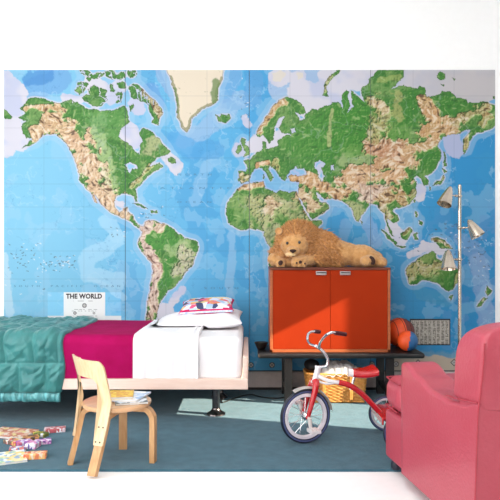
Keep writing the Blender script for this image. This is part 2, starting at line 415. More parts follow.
# sea: depth bands over a painted light falloff, bright west to darker east
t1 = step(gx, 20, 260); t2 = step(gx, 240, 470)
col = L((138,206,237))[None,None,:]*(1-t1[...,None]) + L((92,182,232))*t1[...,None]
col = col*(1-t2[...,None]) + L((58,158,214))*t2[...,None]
n1 = fbm(34, 5, 4); n2 = fbm(16, 25, 4)
col = mix(col, L((45,150,215)), 0.32*(step(n1, 0.53, 0.55)*step(gx, 60, 150)))
col = mix(col, L((165,212,240)), 0.33*step(n2, 0.585, 0.60))
col = mix(col, L((120,160,215)), 0.35*step(gx, 380, 480)*step(fbm(9, 77, 4), 0.5, 0.56)*step(gy, 190, 230))
for pts, w, c, a in [ ([(118,238),(108,248),(86,258),(88,275),(118,280)], 8, (172,220,244), 0.75), ([(118,238),(112,225),(105,222)], 6, (172,220,244), .7), ([(232,235),(232,260),(228,285),(235,310)], 4, (160,205,238), .6), ([(90,278),(112,290),(124,298)],3,(180,222,244),.6),
    ([(215,160),(205,170),(200,185),(195,200)], 6, (160,205,238), .5), ([(185,140),(205,130),(225,112),(240,100)], 9, (166,196,232), .6), ([(478,262),(482,285),(486,320)], 9, (160,186,222), .6), ([(462,240),(485,262)], 8, (150,180,220), .5),
    ([(4,258),(6,285),(10,312)], 5, (196,228,244), .8), ([(345,225),(340,250)], 6, (150,190,232), .5), ([(325,215),(335,205)], 5, (120,175,228), .5), ([(367,222),(375,240)], 7, (158,190,232), .6), ([(420,292),(445,300)], 7, (80,165,205), .6),
    ([(35,88),(60,80)], 12, (120,178,228), .9), ([(30,78),(48,75)],7,(80,150,215),.8), ([(150,90),(158,105)], 7, (110,165,225), .7), ([(175,140),(195,150),(215,150)],10,(85,170,228),.7), ([(255,80),(252,100)], 9, (100,170,225), .7), ([(175,95),(165,80),(160,72)],6,(160,185,225),.6), ([(235,75),(225,95)],8,(130,180,230),.6),
    ([(285,85),(315,80)], 18, (176,200,232), .9)]:
    d = dline(pts, wx, wy) + 5*(fbm(9, 31, 3)-0.5)
    col = mix(col, L(c), a*(1-step(d, w-0.8, w+0.8)))
fz = 1-np.abs(2*fbm(14, 1200, 4)-1); col = mix(col, L((190,226,246)), 0.35*step(fz, 0.955, 0.99)*(fbm(30, 1300, 2) > 0.48))
fz = 1-np.abs(2*fbm(10, 1250, 4)-1); col = mix(col, L((60,130,190)), 0.30*step(fz, 0.97, 0.995)*(fbm(30, 1320, 2) > 0.5))
# pale shelves
shelf = np.zeros(gx.shape)
for pts, w in [ ([(300,92),(315,98),(335,90)], 13), ([(330,75),(355,80),(372,72)], 11), ([(305,110),(325,100)], 7), ([(412,76),(440,85),(470,90),(490,85)], 15), ([(425,72),(490,72)], 14), ([(8,95),(12,130),(20,140)], 11), ([(14,100),(8,150)], 8), ([(6,80),(20,95)],9),
    ([(128,132),(134,140)], 10), ([(140,110),(135,103)], 6), ([(452,140),(455,150)], 9), ([(255,145),(258,142),(280,140)], 8), ([(278,125),(280,118)], 3), ([(421,190),(419,196)], 6), ([(166,312),(160,325)], 9), ([(172,304),(182,290)], 4), ([(176,168),(168,158)], 6), ([(392,228),(400,240)], 7), ([(440,250),(425,246)], 6), ([(410,255),(430,246)], 4),
    ([(122,205),(116,202)], 3), ([(92,83),(110,95),(116,90)], 9), ([(65,98),(80,100)],4), ([(277,77),(282,80)], 7), ([(243,150),(238,150)], 6), ([(490,76),(495,80)], 8), ([(317,175),(320,165)],3), ([(275,77),(300,77)],6), ([(248,125),(244,118)],3), ([(165,318),(190,318)],6), ([(300,175),(294,171)],1)]:
    d = dline(pts, wx, wy) + 4*(fbm(8, 41, 3)-0.5)
    shelf = np.maximum(shelf, 1-step(d, w-0.5, w+0.7))
halo = blur(land, 3); shelf = np.maximum(shelf, 0.85*step(halo, 0.16, 0.26))
halo2 = blur(land, 9); col = mix(col, L((176,212,238)), 0.38*step(halo2+0.05*(fbm(6,33,3)-.5), 0.05, 0.08))
sc = L((226,222,232))[None,None,:]*np.ones(gx.shape)[...,None]
sc = mix(sc, L((204,208,232)), 0.9*step(fbm(20, 61, 3), 0.42, 0.62))
sc = mix(sc, L((206,198,196)), 0.75*step(gx, 330, 470)*(1-step(gy, 100, 125)))
sc = mix(sc, L((176,188,226)), 0.8*step(gx, 425, 440)*(1-step(np.hypot(gx-455, gy-146), 18, 24)))
sc = mix(sc, L((176,196,236)), 0.9*(1-step(np.hypot((gx-270)*0.6, (gy-180)*1.4), 20, 26))*step(gy, 166, 170))
col = mix(col, sc, shelf)
# antarctic shore along the bottom
anta = step(gy + 9*(fbm(10, 13, 4)-0.5) - (1-step(gx, 372, 395))*60, 356, 357.5)
col = mix(col, L((214,196,176)), anta)
anta2 = step(gy+7*(fbm(8,14,4)-.5)-(1-step(gx,365,385))*60, 350, 353); col = mix(col, L((150,180,190)), 0.5*anta2*(1-anta))
# land inks
lc = L((76,140,60))[None,None,:]*np.ones(gx.shape)[...,None]
lc = mix(lc, L((124,166,92)), 0.8*step(fbm(13, 101, 4), 0.48, 0.62))
lc = mix(lc, L((62,128,52)), 0.6*step(fbm(10, 111, 4), 0.52, 0.64))
def patch(pts, w, c, a, soft=0.35, nsc=7, namp=1.3, seed=200):
    global lc
    d = dline(pts) / w + namp*(fbm(nsc, seed, 4)-0.5)*2
    lc = mix(lc, L(c), a*(1-step(d, 1-soft, 1+soft)))
G1, PG, TAN, CRM, ORG_, PNK = (66,138,52), (166,196,130), (222,176,124), (238,214,176), (210,146,98), (226,188,172)
patch([(350,115),(345,135),(330,140)], 26, (72,146,54), .95, namp=.4); patch([(300,145),(320,130)], 18, (78,148,60), .8); patch([(400,125),(395,135)], 14, (112,166,78), .7)
patch([(415,100),(410,120)], 10, G1, .9); patch([(445,105),(460,108)], 9, G1, .9); patch([(418,160),(430,160)], 9, G1, .9); patch([(410,182),(408,190)], 6, G1, .9)
patch([(100,118),(120,125)], 12, (96,158,78), .8); patch([(150,145),(130,155),(135,178)], 10, G1, .7); patch([(100,120),(98,140)], 7, (128,176,110), .7)
patch([(100,140),(108,165),(110,192)], 6, PG, .9); patch([(90,132),(100,150)], 5, (176,200,150), .8)
patch([(157,235),(175,240),(150,240)], 10, (74,150,60), .9, namp=.5); patch([(168,262),(166,280)], 7, (70,146,58), .9, namp=.4); patch([(172,250),(185,248)], 7, PG, .85); patch([(186,254),(190,262),(180,270)], 7, (228,214,190), .75)
patch([(240,205),(250,212),(275,215)], 14, (140,178,100), .8); patch([(260,210),(285,200),(295,210)], 13, (214,196,150), .6); patch([(270,205)], 8, (232,200,158), .8); patch([(240,188),(262,184)], 3.2, TAN, .95); patch([(230,210),(231,218)],4,G1,.9); patch([(280,193),(292,196)],4,G1,.8); patch([(266,240),(275,228)],7,(222,210,170),.6)
patch([(305,196),(312,207),(320,208)], 8, (226,192,148), .95); patch([(326,206),(318,212)], 3, G1, .8); patch([(308,186),(316,192)], 2.5, G1, .9)
patch([(350,206),(358,214)], 6, (206,204,150), .75); patch([(344,194),(352,198),(372,200)], 3, G1, .9)
patch([(345,162),(362,160)], 7, (168,188,130), .8); patch([(332,175),(325,170)], 5, G1, .8); patch([(355,152)], 7, (120,172,84), .7)
for pts, w, c, a in [ ([(27,107),(40,107),(58,109)], 3.6, TAN, .95), ([(38,133),(46,124),(58,118),(66,126),(76,142)], 9, (236,196,150), .95), ([(76,142),(86,160),(92,176),(96,188),(108,204)], 12, (236,196,156), .95), ([(104,198),(112,210),(126,216)], 5.5, (236,200,160), .95), ([(104,170),(110,190)], 5, CRM, .7),
    ([(132,186),(142,176),(150,166)], 2, (196,172,112), .8), ([(145,92),(155,105),(160,116)], 3, (214,178,140), .8), ([(158,138),(150,150)], 6, (214,208,160), .6), ([(146,224),(141,240),(148,254),(157,266),(155,285),(151,320)], 5.5, (232,202,188), .95), ([(160,229)], 4.5, (232,196,170), .9), ([(152,320),(152,300)], 6, (226,198,176), .8), ([(156,262)], 6, PNK, .8),
    ([(260,131),(264,122),(271,110),(283,101)], 3.4, (222,176,120), .9), ([(258,165),(266,162)], 3, (222,170,120), .9), ([(242,175),(246,180)], 4, (206,178,120), .8), ([(278,168),(276,162)], 3.4, (206,182,120), .7), ([(292,178),(308,178)], 4.5, (222,170,112), .95), ([(302,172),(316,176)],2.4,TAN,.9),
    ([(310,182),(322,188),(336,194),(345,192)], 6.5, (226,178,126), .95), ([(338,182),(352,172),(372,168)], 6, (220,170,126), .9), ([(358,182),(366,190),(380,192)], 9, (236,206,186), .95), ([(350,178),(375,178),(395,172)], 8, (232,188,140), .9), ([(385,162),(398,168),(404,160)], 13, (228,180,132), .95), ([(372,150),(385,146),(398,150)], 8, (214,158,120), .9), ([(408,150),(425,146),(436,140)], 6, (224,180,130), .9),
    ([(376,104),(382,118),(376,132)], 8, (196,182,120), .9), ([(376,104),(384,108)], 5, (224,196,150), .9), ([(396,95),(398,115)], 5, (186,184,116), .7), ([(424,98),(426,110),(440,120),(452,124),(452,130)], 6.5, (224,182,128), .95), ([(432,118),(440,130),(428,130)], 8, (228,180,124), .9), ([(456,122),(470,114),(488,108)], 4.5, (206,180,124), .9), ([(466,136),(465,148)], 2.6, (214,186,124), .9), ([(480,124),(490,116)], 3, (206,176,110), .7),
    ([(384,198),(398,196),(402,200)], 7, (216,176,122), .9), ([(384,206),(388,214)], 5, (206,178,130), .8), ([(410,200),(414,192)], 3, (214,180,130), .6), ([(412,270),(426,266),(436,266)], 11, (200,186,126), .9), ([(444,278),(450,280)], 7, (74,142,58), .9), ([(426,256),(432,256)], 5, (110,158,76), .8), ([(457,274),(455,286)], 2, (186,170,106), .8), ([(332,110),(330,125),(329,145)], 1.8, (180,192,126), .9), ([(324,90),(330,77)], 2, (216,196,150), .7), ([(378,80),(398,78)], 3, (160,180,100), .8),
    ([(432,239),(440,241),(450,246)], 1.6, (190,160,100), .9), ([(404,234),(408,230)], 2, (160,120,80), .7), ([(436,184),(443,178)], 1.5, (176,150,100), .8), ([(482,300),(486,290)], 1.8, (196,176,120), .9)]:
    patch(pts, w, c, a, soft=0.25, nsc=6, namp=1.25, seed=300)
warm = np.clip((lc[..., 0]-lc[..., 1]*0.9)/0.25, 0, 1)
# relief hatching printed on the mountains
rdg = 0
for k_, (sc_k, am) in enumerate(((9, 1.0), (4.8, 0.9), (2.9, 0.8), (1.7, 0.5))):
    rdg = rdg + am*(1-np.abs(2*vnoise(sc_k, 500+k_*7)-1))**1.5
Hh = rdg*(0.16+1.0*np.clip(warm*1.3, 0, 1))
gyy, gxx = np.gradient(Hh, 1/RES, 1/RES)
shd = np.clip((gxx*0.8+gyy*0.6)*1.9, -1, 1)
lc = mix(lc, L((92,58,40)), np.clip(shd-0.10, 0, 1)*np.clip(warm*1.5, 0, 1)*0.40)
lc = mix(lc, L((255,240,216)), np.clip(-shd-0.12, 0, 1)*np.clip(warm*1.5, 0, 1)*0.4)
lc = mix(lc, L((44,96,40)), np.clip(shd-0.02, 0, 1)*(1-warm)*2.2)
lc = mix(lc, L((186,206,130)), np.clip(-shd-0.04, 0, 1)*(1-warm)*1.5)
lc = mix(lc, L((190,132,92)), 0.35*warm*step(fbm(5, 815, 3), 0.55, 0.66))
# engraved ridge strokes following the ranges (noise smeared along a direction field)
wn_ = blur(rng.rand(*gx.shape), 1); wn_ = (wn_-wn_.mean())/wn_.std()
th = np.where(gx < 215, math.radians(58), math.radians(-12)) + 2.6*(fbm(15, 1500, 3)-0.5)*2
cx_, sx_ = np.cos(th), np.sin(th)
def lic(n_, flip=1):
    acc = wn_.copy()
    for sg in (1, -1):
        X = np.arange(gx.shape[1])[None, :]*np.ones((gx.shape[0], 1)); Y = np.arange(gx.shape[0])[:, None]*np.ones((1, gx.shape[1]))
        for k in range(n_):
            ix = np.clip(X.astype(int), 0, gx.shape[1]-1); iy = np.clip(Y.astype(int), 0, gx.shape[0]-1)
            X = X+sg*cx_[iy, ix]; Y = Y+sg*sx_[iy, ix]
            ix = np.clip(X.astype(int), 0, gx.shape[1]-1); iy = np.clip(Y.astype(int), 0, gx.shape[0]-1)
            acc += wn_[iy, ix]
    return acc/acc.std()
lc_ = lic(5)
wm = np.clip(warm*1.5, 0, 1)
lc = mix(lc, L((86,52,34)), wm*0.85*step(lc_, 0.75, 1.9))
lc = mix(lc, L((255,240,214)), wm*0.7*step(-lc_, 0.5, 1.6))
lc = mix(lc, L((40,92,38)), (1-wm)*0.5*step(lc_, 1.0, 2.2))
lc = mix(lc, L((196,214,150)), (1-wm)*0.40*step(-lc_, 1.1, 2.2))
# rivers and lakes on the plains
riv = 1-np.abs(2*fbm(26, 900, 4)-1); lc = mix(lc, L((190,206,190)), 0.22*(1-warm)*step(riv, 0.975, 0.995))
icec = L((246,230,206))[None,None,:]*np.ones(gx.shape)[...,None]
e = blur(ice, 5); rim_ = (1-step(e, 0.78, 0.98))*step(gy, 74, 78)
icec = mix(icec, L((140,140,92)), 0.75*step(rim_+1.5*(fbm(3.5, 70, 3)-0.5), 0.45, 0.7))
icec = mix(icec, L((112,142,82)), 0.85*(1-step(dline([(216,82),(215,100)])+4*(fbm(4,71,3)-.5), 3, 5)))
icec = mix(icec, L((112,142,82)), 0.85*(1-step(dline([(174,90),(177,112)])+4*(fbm(4,72,3)-.5), 1.5, 3)))
lc[ice] = icec[ice]
coast = step(blur(land, 1), 0.55, 1.0)
lc = mix(lc, L((66,84,52)), 0.65*(1-coast))
col[land] = lc[land]
col = mix(col, L((236,226,210)), svb.astype(float)*0.85)
# graticule and fine printed lines
for x in (44,84,125,166,207,249,290,331,372,413,454): col = mix(col, L((60,80,110)), 0.22*(np.abs(gx-x) < 0.3))
for y in (96,128,158,184,207,229,251,279,301,335): col = mix(col, L((60,80,110)), 0.22*(np.abs(gy-y) < 0.3))
# island specks of the Pacific
sp = rng.rand(140, 2)
for cx, cy, rx, ry, n in [(45,262,32,10,46),(25,252,16,12,20),(58,265,18,6,22),(465,245,22,22,40),(440,235,40,16,30),(25,275,20,20,14),(118,232,8,5,10),(150,212,14,6,16),(480,255,12,25,22),(246,95,6,22,10)]:
    for k in range(n):
        x = cx+rx*(rng.rand()*2-1); y = cy+ry*(rng.rand()*2-1); rr = 0.35+0.4*rng.rand(); aa = rng.rand()*3
        sl = window([(x, y)], 3); q0 = (x, y); q1 = (x+1.6*math.cos(aa), y+0.8*math.sin(aa)); LL = (q1[0]-q0[0])**2+(q1[1]-q0[1])**2
        tt = np.clip(((gx[sl]-x)*(q1[0]-x)+(gy[sl]-y)*(q1[1]-y))/LL, 0, 1); dd = np.hypot(gx[sl]-x-tt*(q1[0]-x), gy[sl]-y-tt*(q1[1]-y))
        col[sl] = mix(col[sl], L((90,110,130) if k % 3 else (235,240,245)), 0.75*(dd < rr*0.8)*(~land[sl]))
# tiny ocean print marks
# title block and strip
def rect(x0, y0, x1, y1): return (gx >= x0) & (gx <= x1) & (gy >= y0) & (gy <= y1)
col[rect(48,316,121,324)] = L((240,240,240)); col[rect(64,292.5,105,324)] = L((246,245,242))
for (x, y, r) in [(84.5,305.5,2.4),(75,313,1.8),(94,313,1.4)]:
    dd = np.hypot(gx-x, gy-y); col[dd < r] = L((132,130,130)); col[dd < r*0.55] = L((205,200,196))
for y in (301.0, 309.4, 311.2, 316.2):
    col[rect(72,y-.2,97,y+.2) & (vnoise(1.3, int(y)) > 0.45)] = L((150,150,152))
# index table
col[rect(410,319,450,345)] = L((44,46,52)); tb = rect(411,320.2,449,344); col[tb] = L((214,204,190))
tk = tb & (np.abs((gx-411) % 4.2-2.1) < 1.5) & (np.abs((gy-320.5) % 1.5-0.75) < 0.4) & (vnoise(0.9, 8) > 0.35)
col[tk] = L((120,110,104))
# emblems along the lower border and a dashed border rule
for x, y, dia in [(251,365,0),(272,365,0),(226,365,0),(372,364,0),(396,364,0),(418,363,1),(454,362.5,1),(486,363,1)]:
    dd = (np.abs(gx-x)+np.abs(gy-y))*0.8 if dia else np.hypot(gx-x, gy-y)
    col[(dd < 2.9)] = L((60,62,74)); col[(dd < 2.1)] = L((206,202,196)); col[dd < 0.8] = L((120,116,120))
col[(np.abs(gy-370.6) < 0.5)] = L((50,60,70)); col[rect(4,371.2,495,372)] = L((190,176,170))
col = col*np.array([0.74, 0.76, 0.78]); col[rect(48,292.5,121,324)] *= 1.15
# panels: four drops of paper with fine seams
mural = thing('world_map_mural', 'wall-wide printed world map with green continents and blue oceans behind the bed and cabinet', 'wall map', (P((MX0+MX1)/2, 372, DW)[0], 0, P(0,372,DW)[2]))
seams = [MX0, 125.2, 249.2, 370.4, MX1]
XS = np.linspace(MX0, MX1, nx); YS = np.linspace(MY0, MY1, ny)
panels = []
for k in range(4):
    i0 = int(np.searchsorted(XS, seams[k])); i1 = int(np.searchsorted(XS, seams[k+1])) if k < 3 else nx-1
    if k < 3: i1 -= 0
    xs = (XS[i0:i1+1]-250)*DW/F; zs = CAMH-(YS-YH)*DW/F
    gap = 0.0004
    xs = xs.copy()
    if k > 0: xs[0] += gap
    if k < 3: xs[-1] -= gap
    w = len(xs); h = len(zs)
    X, Z = np.meshgrid(xs, zs)
    Y = np.full(X.shape, -0.002)
    org = mural.location
    co = np.stack([X-org[0], Y-org[1], Z-org[2]], -1).reshape(-1, 3)
    # add a thin border so the sheet has real thickness
    idx = np.arange(w*h).reshape(h, w)
    q = np.stack([idx[:-1, :-1], idx[1:, :-1], idx[1:, 1:], idx[:-1, 1:]], -1).reshape(-1, 4)
    rim = np.concatenate([idx[0, :], idx[1:, -1], idx[-1, -2::-1], idx[-2:0:-1, 0]])
    base = w*h; rb = co[rim].copy(); rb[:, 1] = 0.003
    co = np.concatenate([co, rb]); n = len(rim); a = np.arange(n); b_ = (a+1) % n
    q2 = np.stack([rim[a], rim[b_], base+b_, base+a], -1)
    q = np.concatenate([q, q2])
    me = bpy.data.meshes.new('map_panel')
    me.vertices.add(len(co)); me.vertices.foreach_set('co', co.ravel().astype(np.float32))
    me.loops.add(q.size); me.loops.foreach_set('vertex_index', q.ravel().astype(np.int32))
    me.polygons.add(len(q)); me.polygons.foreach_set('loop_start', (np.arange(len(q))*4).astype(np.int32))
    me.polygons.foreach_set('loop_total', np.full(len(q), 4, np.int32))
    me.update(calc_edges=True)
    cc = col[:, i0:i1+1].copy()
    if k > 0: cc[:, 0] = cc[:, 0]*0.25+L((70,80,96))*0.5
    if k < 3: cc[:, -1] = cc[:, -1]*0.25+L((70,80,96))*0.5
    cc = cc.reshape(-1, 3); cc = np.concatenate([cc, np.tile(L((90,96,104)), (n, 1))])
    at = me.color_attributes.new('Col', 'FLOAT_COLOR', 'POINT')
    at.data.foreach_set('color', np.concatenate([cc, np.ones((len(cc), 1))], 1).ravel().astype(np.float32))
    me.materials.append(M['mural'])
    o = bpy.data.objects.new('map_panel', me); C.objects.link(o); o.parent = mural; ORG[o.name] = Vector(org); panels.append(o)
def wallpt(px, py, y=-0.0026): p = P(px, py, DW); p.y = y; return p
text_mesh('THE WORLD', 0.053, 'lettering', M['lettering'], panels[0], wallpt(66.2, 298.4), 1.05, bold=0.0022, width=36*DW/F)
text_mesh('SOUTH  PACIFIC  OCEAN', 0.022, 'lettering', M['lettering_blue'], panels[0], wallpt(14, 287), 2.2, width=106*DW/F)
text_mesh('NORTH', 0.022, 'lettering', M['lettering_blue'], panels[1], wallpt(177, 175.5), 2.2, width=34*DW/F)
text_mesh('ATLANTIC', 0.022, 'lettering', M['lettering_blue'], panels[1], wallpt(160, 189), 2.2, width=72*DW/F)
text_mesh('OCEAN', 0.022, 'lettering', M['lettering_blue'], panels[1], wallpt(177, 203), 2.2, width=34*DW/F)
text_mesh('SOUTH', 0.022, 'lettering', M['lettering_blue'], panels[1], wallpt(204, 289), 2.2, width=34*DW/F)
text_mesh('RUSSIA', 0.016, 'lettering', M['lettering'], panels[2], wallpt(345, 125), 2.2, width=20*DW/F)
#@@BED
# ------------------------------------------------------------------ bed
BX0, BX1, BYF, BYB = -2.02, -0.013, -1.0, -0.05
bed = thing('platform_bed', 'low pale maple platform bed on steel legs along the map wall', 'bed', (-1.0, -0.52, 0))
bm = NB()
box(bm, (BX0, BYF, 0.222), (BX1, BYF+0.03, 0.291), 0.004)
box(bm, (BX0, BYB-0.03, 0.222), (BX1, BYB, 0.291), 0.004)
box(bm, (BX0, BYF+0.03, 0.232), (BX1-0.03, BYB-0.03, 0.262), 0.003)
obj('frame', bm, M['maple'], bed)
bm = NB(); box(bm, (BX1-0.035, BYF+0.012, 0.285), (BX1, BYB-0.01, 0.435), 0.010, 3); obj('headboard', bm, M['maple'], bed)
bm = NB(); box(bm, (BX0, BYF+0.012, 0.285), (BX0+0.03, BYB-0.01, 0.40), 0.010, 3); obj('footboard', bm, M['maple'], bed)
for x, y in ((-0.232,-0.76),(-0.232,-0.26),(-1.80,-0.76),(-1.80,-0.26)):
    bm = NB()
    lathe(bm, [(0,0.232),(0.045,0.232),(0.045,0.222),(0.030,0.216),(0.027,0.20),(0.027,0.05),(0.030,0.035),(0.042,0.022),(0.064,0.010),(0.066,0.002),(0.0,0.0)], 32, Matrix.Translation((x,y,0)))
    obj('leg', bm, M['dark_chrome'], bed)
MTOP = 0.552; MYF = -0.972; MYB = -0.09; MX_R = -0.052
mt = NB(); box(mt, (BX0+0.035, MYF, 0.264), (MX_R, MYB, MTOP), 0.045, 5)
bmesh.ops.subdivide_edges(mt, edges=[e for e in mt.edges if e.calc_length() > 0.3], cuts=10, use_grid_fill=True)
for v in mt.verts:
    n = noise.noise(v.co*5)
    v.co.y += 0.006*n*(1 if v.co.y < -0.5 else 0); v.co.z += 0.004*n*(v.co.z > 0.4)
mo = tag(obj('mattress', mt, M['sheet'], angle=60), 'thick mattress in a white fitted sheet on the low maple bed', 'mattress')
recenter(mo)

def drape(x0, x1, off, zlow, hfun, nu=60, ns=90, thick=0.004, yback=-0.095, zback=None, edge=None):
    """shell lying over the mattress: u along x, s over the top and down the front side"""
    R = 0.05
    yb = yback; yf = MYF-off; zt = MTOP+off
    L1 = (yb-(yf+R)); L2 = R*PI/2; L3 = zt-R-zlow; T = L1+L2+L3
    def pt(s):
        if s < L1: return Vector((0, yb-s, zt)), Vector((0,0,1))
        if s < L1+L2:
            a = (s-L1)/R; return Vector((0, yf+R-R*math.sin(a), zt-R+R*math.cos(a))), Vector((0,-math.sin(a),math.cos(a)))
        return Vector((0, yf, zt-R-(s-L1-L2))), Vector((0,-1,0))
    bm = NB(); g = []; g2 = []
    for i in range(nu+1):
        u = i/nu; r1 = []; r2 = []
        for j in range(ns+1):
            s = T*j/ns; p, n = pt(s); x = x0+(x1-x0)*u
            if edge: x += edge(u, s/T)
            p = p+Vector((x,0,0)); h = hfun(x, s, T-s, u)
            r1.append(bm.verts.new(p+n*(h+thick))); r2.append(bm.verts.new(p))
        g.append(r1); g2.append(r2)
    grid_faces(bm, g); grid_faces(bm, g2)
    for j in range(ns):
        bm.faces.new((g[0][j], g[0][j+1], g2[0][j+1], g2[0][j])); bm.faces.new((g[-1][j+1], g[-1][j], g2[-1][j], g2[-1][j+1]))
    for i in range(nu):
        bm.faces.new((g[i+1][0], g[i][0], g2[i][0], g2[i+1][0])); bm.faces.new((g[i][-1], g[i+1][-1], g2[i+1][-1], g2[i][-1]))
    return bm, T
def hmag(x, s, sb, u):
    e = min(u, 1-u)*1.4/0.03
    return 0.005*noise.noise(Vector((x*3, s*2.5, 0)))+0.006 + 0.004*min(1, e)
bm, _ = drape(-1.70, -0.742, 0.004, 0.293, hmag)
tag(recenter(obj('blanket', bm, M['magenta'], angle=70)), 'bright magenta blanket spread over the middle of the bed between teal quilt and white sheet', 'blanket')
def hsh(x, s, sb, u):
    w = 0.0045*math.sin(x*70+3*noise.noise(Vector((x*6, s*3, 2))))*min(1, max(0, (s-0.82)/0.1))
    roll = 0.012*math.exp(-((u-1)*0.4/0.012)**2)+0.008*math.exp(-((u-0.9)*0.4/0.012)**2)
    return 0.012+w+roll+0.005*noise.noise(Vector((x*5, s*5, 9)))
bm, _ = drape(-0.757, -0.335, 0.006, 0.293, hsh, 110, 90)
tag(recenter(obj('top_sheet', bm, M['sheet'], angle=70)), 'white top sheet with soft pleats hanging over the bed side next to the magenta blanket', 'sheet')
# teal quilt: stitched channels
vseams = [-1.99, -1.72, -1.545, -1.37]
def hq(x, s, sb, u):
    d = 9
    for k, xs in enumerate((-2.10, -1.90, -1.73, -1.55, -1.375, -1.205)):
        if sb > 0.19: d = min(d, abs(x+0.05*math.exp(-((s-0.85)/0.3)**2) - xs - 0.02*math.sin(s*4+k)))
        else: d = min(d, abs(x-xs-0.06))
    d = min(d, abs(sb-0.19), sb+0.002)
    puff = (0.027-0.012*max(0, min(1, (0.85-s)/0.1)))*(1-math.exp(-d/0.028))
    q_ = Vector((x*9+s*7, s*5-x*3, 2.5)); cr_ = 1-abs(2*noise.noise(q_)); cr2 = 1-abs(2*noise.noise(q_*2.3+Vector((3,1,7))))
    puff -= 0.012*max(0, cr_)**3 * min(1, d/0.03) - 0.0; puff += 0.006*cr2*min(1, d/0.03)
    fold = 0.012*noise.noise(Vector((x*7+s*5, s*6, 4))) + 0.010*noise.noise(Vector((x*16, s*14, 8))) + 0.005*noise.noise(Vector((x*30+s*30, s*20, 8)))
    fr = 0.010*math.sin(x*34+2*noise.noise(Vector((x*5,0,0))))*max(0, 1-sb/0.2)
    e = min(1, (1-u)/0.035)
    return 0.006+(puff+fold*min(1, d/0.02)+fr+0.01)*max(0.1, e**0.5)
def qe(u, t): return (0.010*math.sin(t*9)+0.007*math.sin(t*23)-0.03*max(0, t-0.7))*u
bm, T = drape(-2.10, -1.205, 0.014, 0.205, hq, 200, 170, 0.006, edge=qe)
qt = thing('quilt', 'puffy teal stitched quilt hanging over the left end of the bed', 'quilt', (-1.6, -0.6, 0.18))
obj('padded_cover', bm, M['teal'], qt, angle=80)
bm = NB(); g = []; g2 = []
for i in range(161):
    x = -2.10+i/160*(0.875); rr = []; r2 = []
    for j in range(9):
        z = 0.206-0.062*j/8; b_ = 0.012*math.sin(j/8*PI)
        wv = 0.008*math.sin(x*34+2*noise.noise(Vector((x*5,0,0))))+0.006*math.sin(x*90)
        rr.append(bm.verts.new((x, MYF-0.026-b_-wv, z))); r2.append(bm.verts.new((x, MYF-0.012+b_*0.3-wv, z)))
    g.append(rr); g2.append(r2)
grid_faces(bm, g); grid_faces(bm, g2)
for i in range(160):
    for e in (0, -1): bm.faces.new((g[i][e], g[i+1][e], g2[i+1][e], g2[i][e]))
for j in range(8):
    for e in (0, -1): bm.faces.new((g[e][j], g[e][j+1], g2[e][j+1], g2[e][j]))
so = obj('satin_binding', bm, M['teal_satin'], qt, angle=80); so['label'] = 'shiny pale satin edge band'
# pillows
bm = NB(); cushion(bm, 0.33, 0.225, 0.060, Matrix.Translation((-0.385, -0.40, 0.614)) @ rotm('Y', -2) @ rotm('X', 5), 34, 0.06, 0.016, 3)
for v in bm.verts:
    if v.co.x < -0.45: v.co.z -= (abs(v.co.x+0.45))*0.20
    v.co.z = max(v.co.z, 0.586 if v.co.x < -0.3 else 0.568)
tag(recenter(obj('pillow', bm, M['pillow_white'], angle=80)), 'plump plain white pillow at the head of the bed beneath the patterned cushion', 'pillow')
pc = print_mat('comic_print', [(226,230,250),(236,96,136),(244,214,140),(176,204,240),(240,240,250),(60,70,110),(220,230,250),(240,150,110)], 26, 0.7, 3.3)
pw = thing('cushion', 'small cushion with colourful comic print and hot pink underside on top of the white pillow', 'cushion', (-0.32, -0.36, 0.70))
mc = Matrix.Translation((-0.318, -0.37, 0.703)) @ rotm('Y', -3) @ rotm('X', 10)
bm = NB(); cushion(bm, 0.20, 0.16, 0.05, mc, 24, 0.07); inv = mc.inverted()
top = [f for f in bm.faces if (inv @ f.calc_center_median()).z > 0.020]; bot = [f for f in bm.faces if f not in set(top)]
bm2 = bm.copy()
bmesh.ops.delete(bm, geom=bot, context='FACES')
obj('printed_cover', bm, pc, pw, angle=80)
bmesh.ops.delete(bm2, geom=[f for f in bm2.faces if (inv @ f.calc_center_median()).z > 0.020], context='FACES')
b2 = obj('underside', bm2, mat('hot_pink_cotton', (214,24,96), 0.8), pw, angle=80); b2['label'] = 'hot pink underside'
bm = NB()
tube(bm, [mc @ Vector(((0.93*0.2)*sx*1.03, 0.16*sy*1.0, 0)) for sx, sy in ((-1,-1),(-0.5,-.96),(0,-.94),(0.5,-.96),(1,-1))], 0.008, 10)
# striped letter band on the front of the cushion
obj('piping', bm, mat('blue_white_band', (170,196,240), 0.7, col2=(240,240,250), scale=60), pw)
#@@CABINET
# ------------------------------------------------------------------ bench and cabinet
BF = 4.5-DW; BB = -0.08
bench = thing('bench', 'long low black wooden bench holding the red cabinet and the balls', 'bench', (0.66, -0.28, 0))
bm = NB(); box(bm, (0.058, BF, 0.335), (1.272, BB, 0.374), 0.016, 4); obj('top', bm, M['black_wood'], bench)
for x in (0.25, 0.995):
    for y in (BF+0.02, BB-0.07): boxobj('leg', (x, y, 0.0), (x+0.058, y+0.05, 0.337), M['black_wood'], bench, 0.004)
    boxobj('rail', (x+0.008, BF+0.065, 0.07), (x+0.05, BB-0.065, 0.11), M['black_wood'], bench, 0.004)
cab = thing('cabinet', 'wide red two door cabinet with walnut frame standing on the black bench', 'cabinet', (0.6, -0.27, 0.374))
CX0, CX1, CYF, CYB, CZ0, CZ1 = 0.147, 1.030, -0.455, -0.05, 0.3745, 0.996
bm = NB(); box(bm, (CX0, CYF, CZ0), (CX0+0.02, CYB, CZ1-0.018), 0.002); box(bm, (CX1-0.02, CYF, CZ0), (CX1, CYB, CZ1-0.018), 0.002)
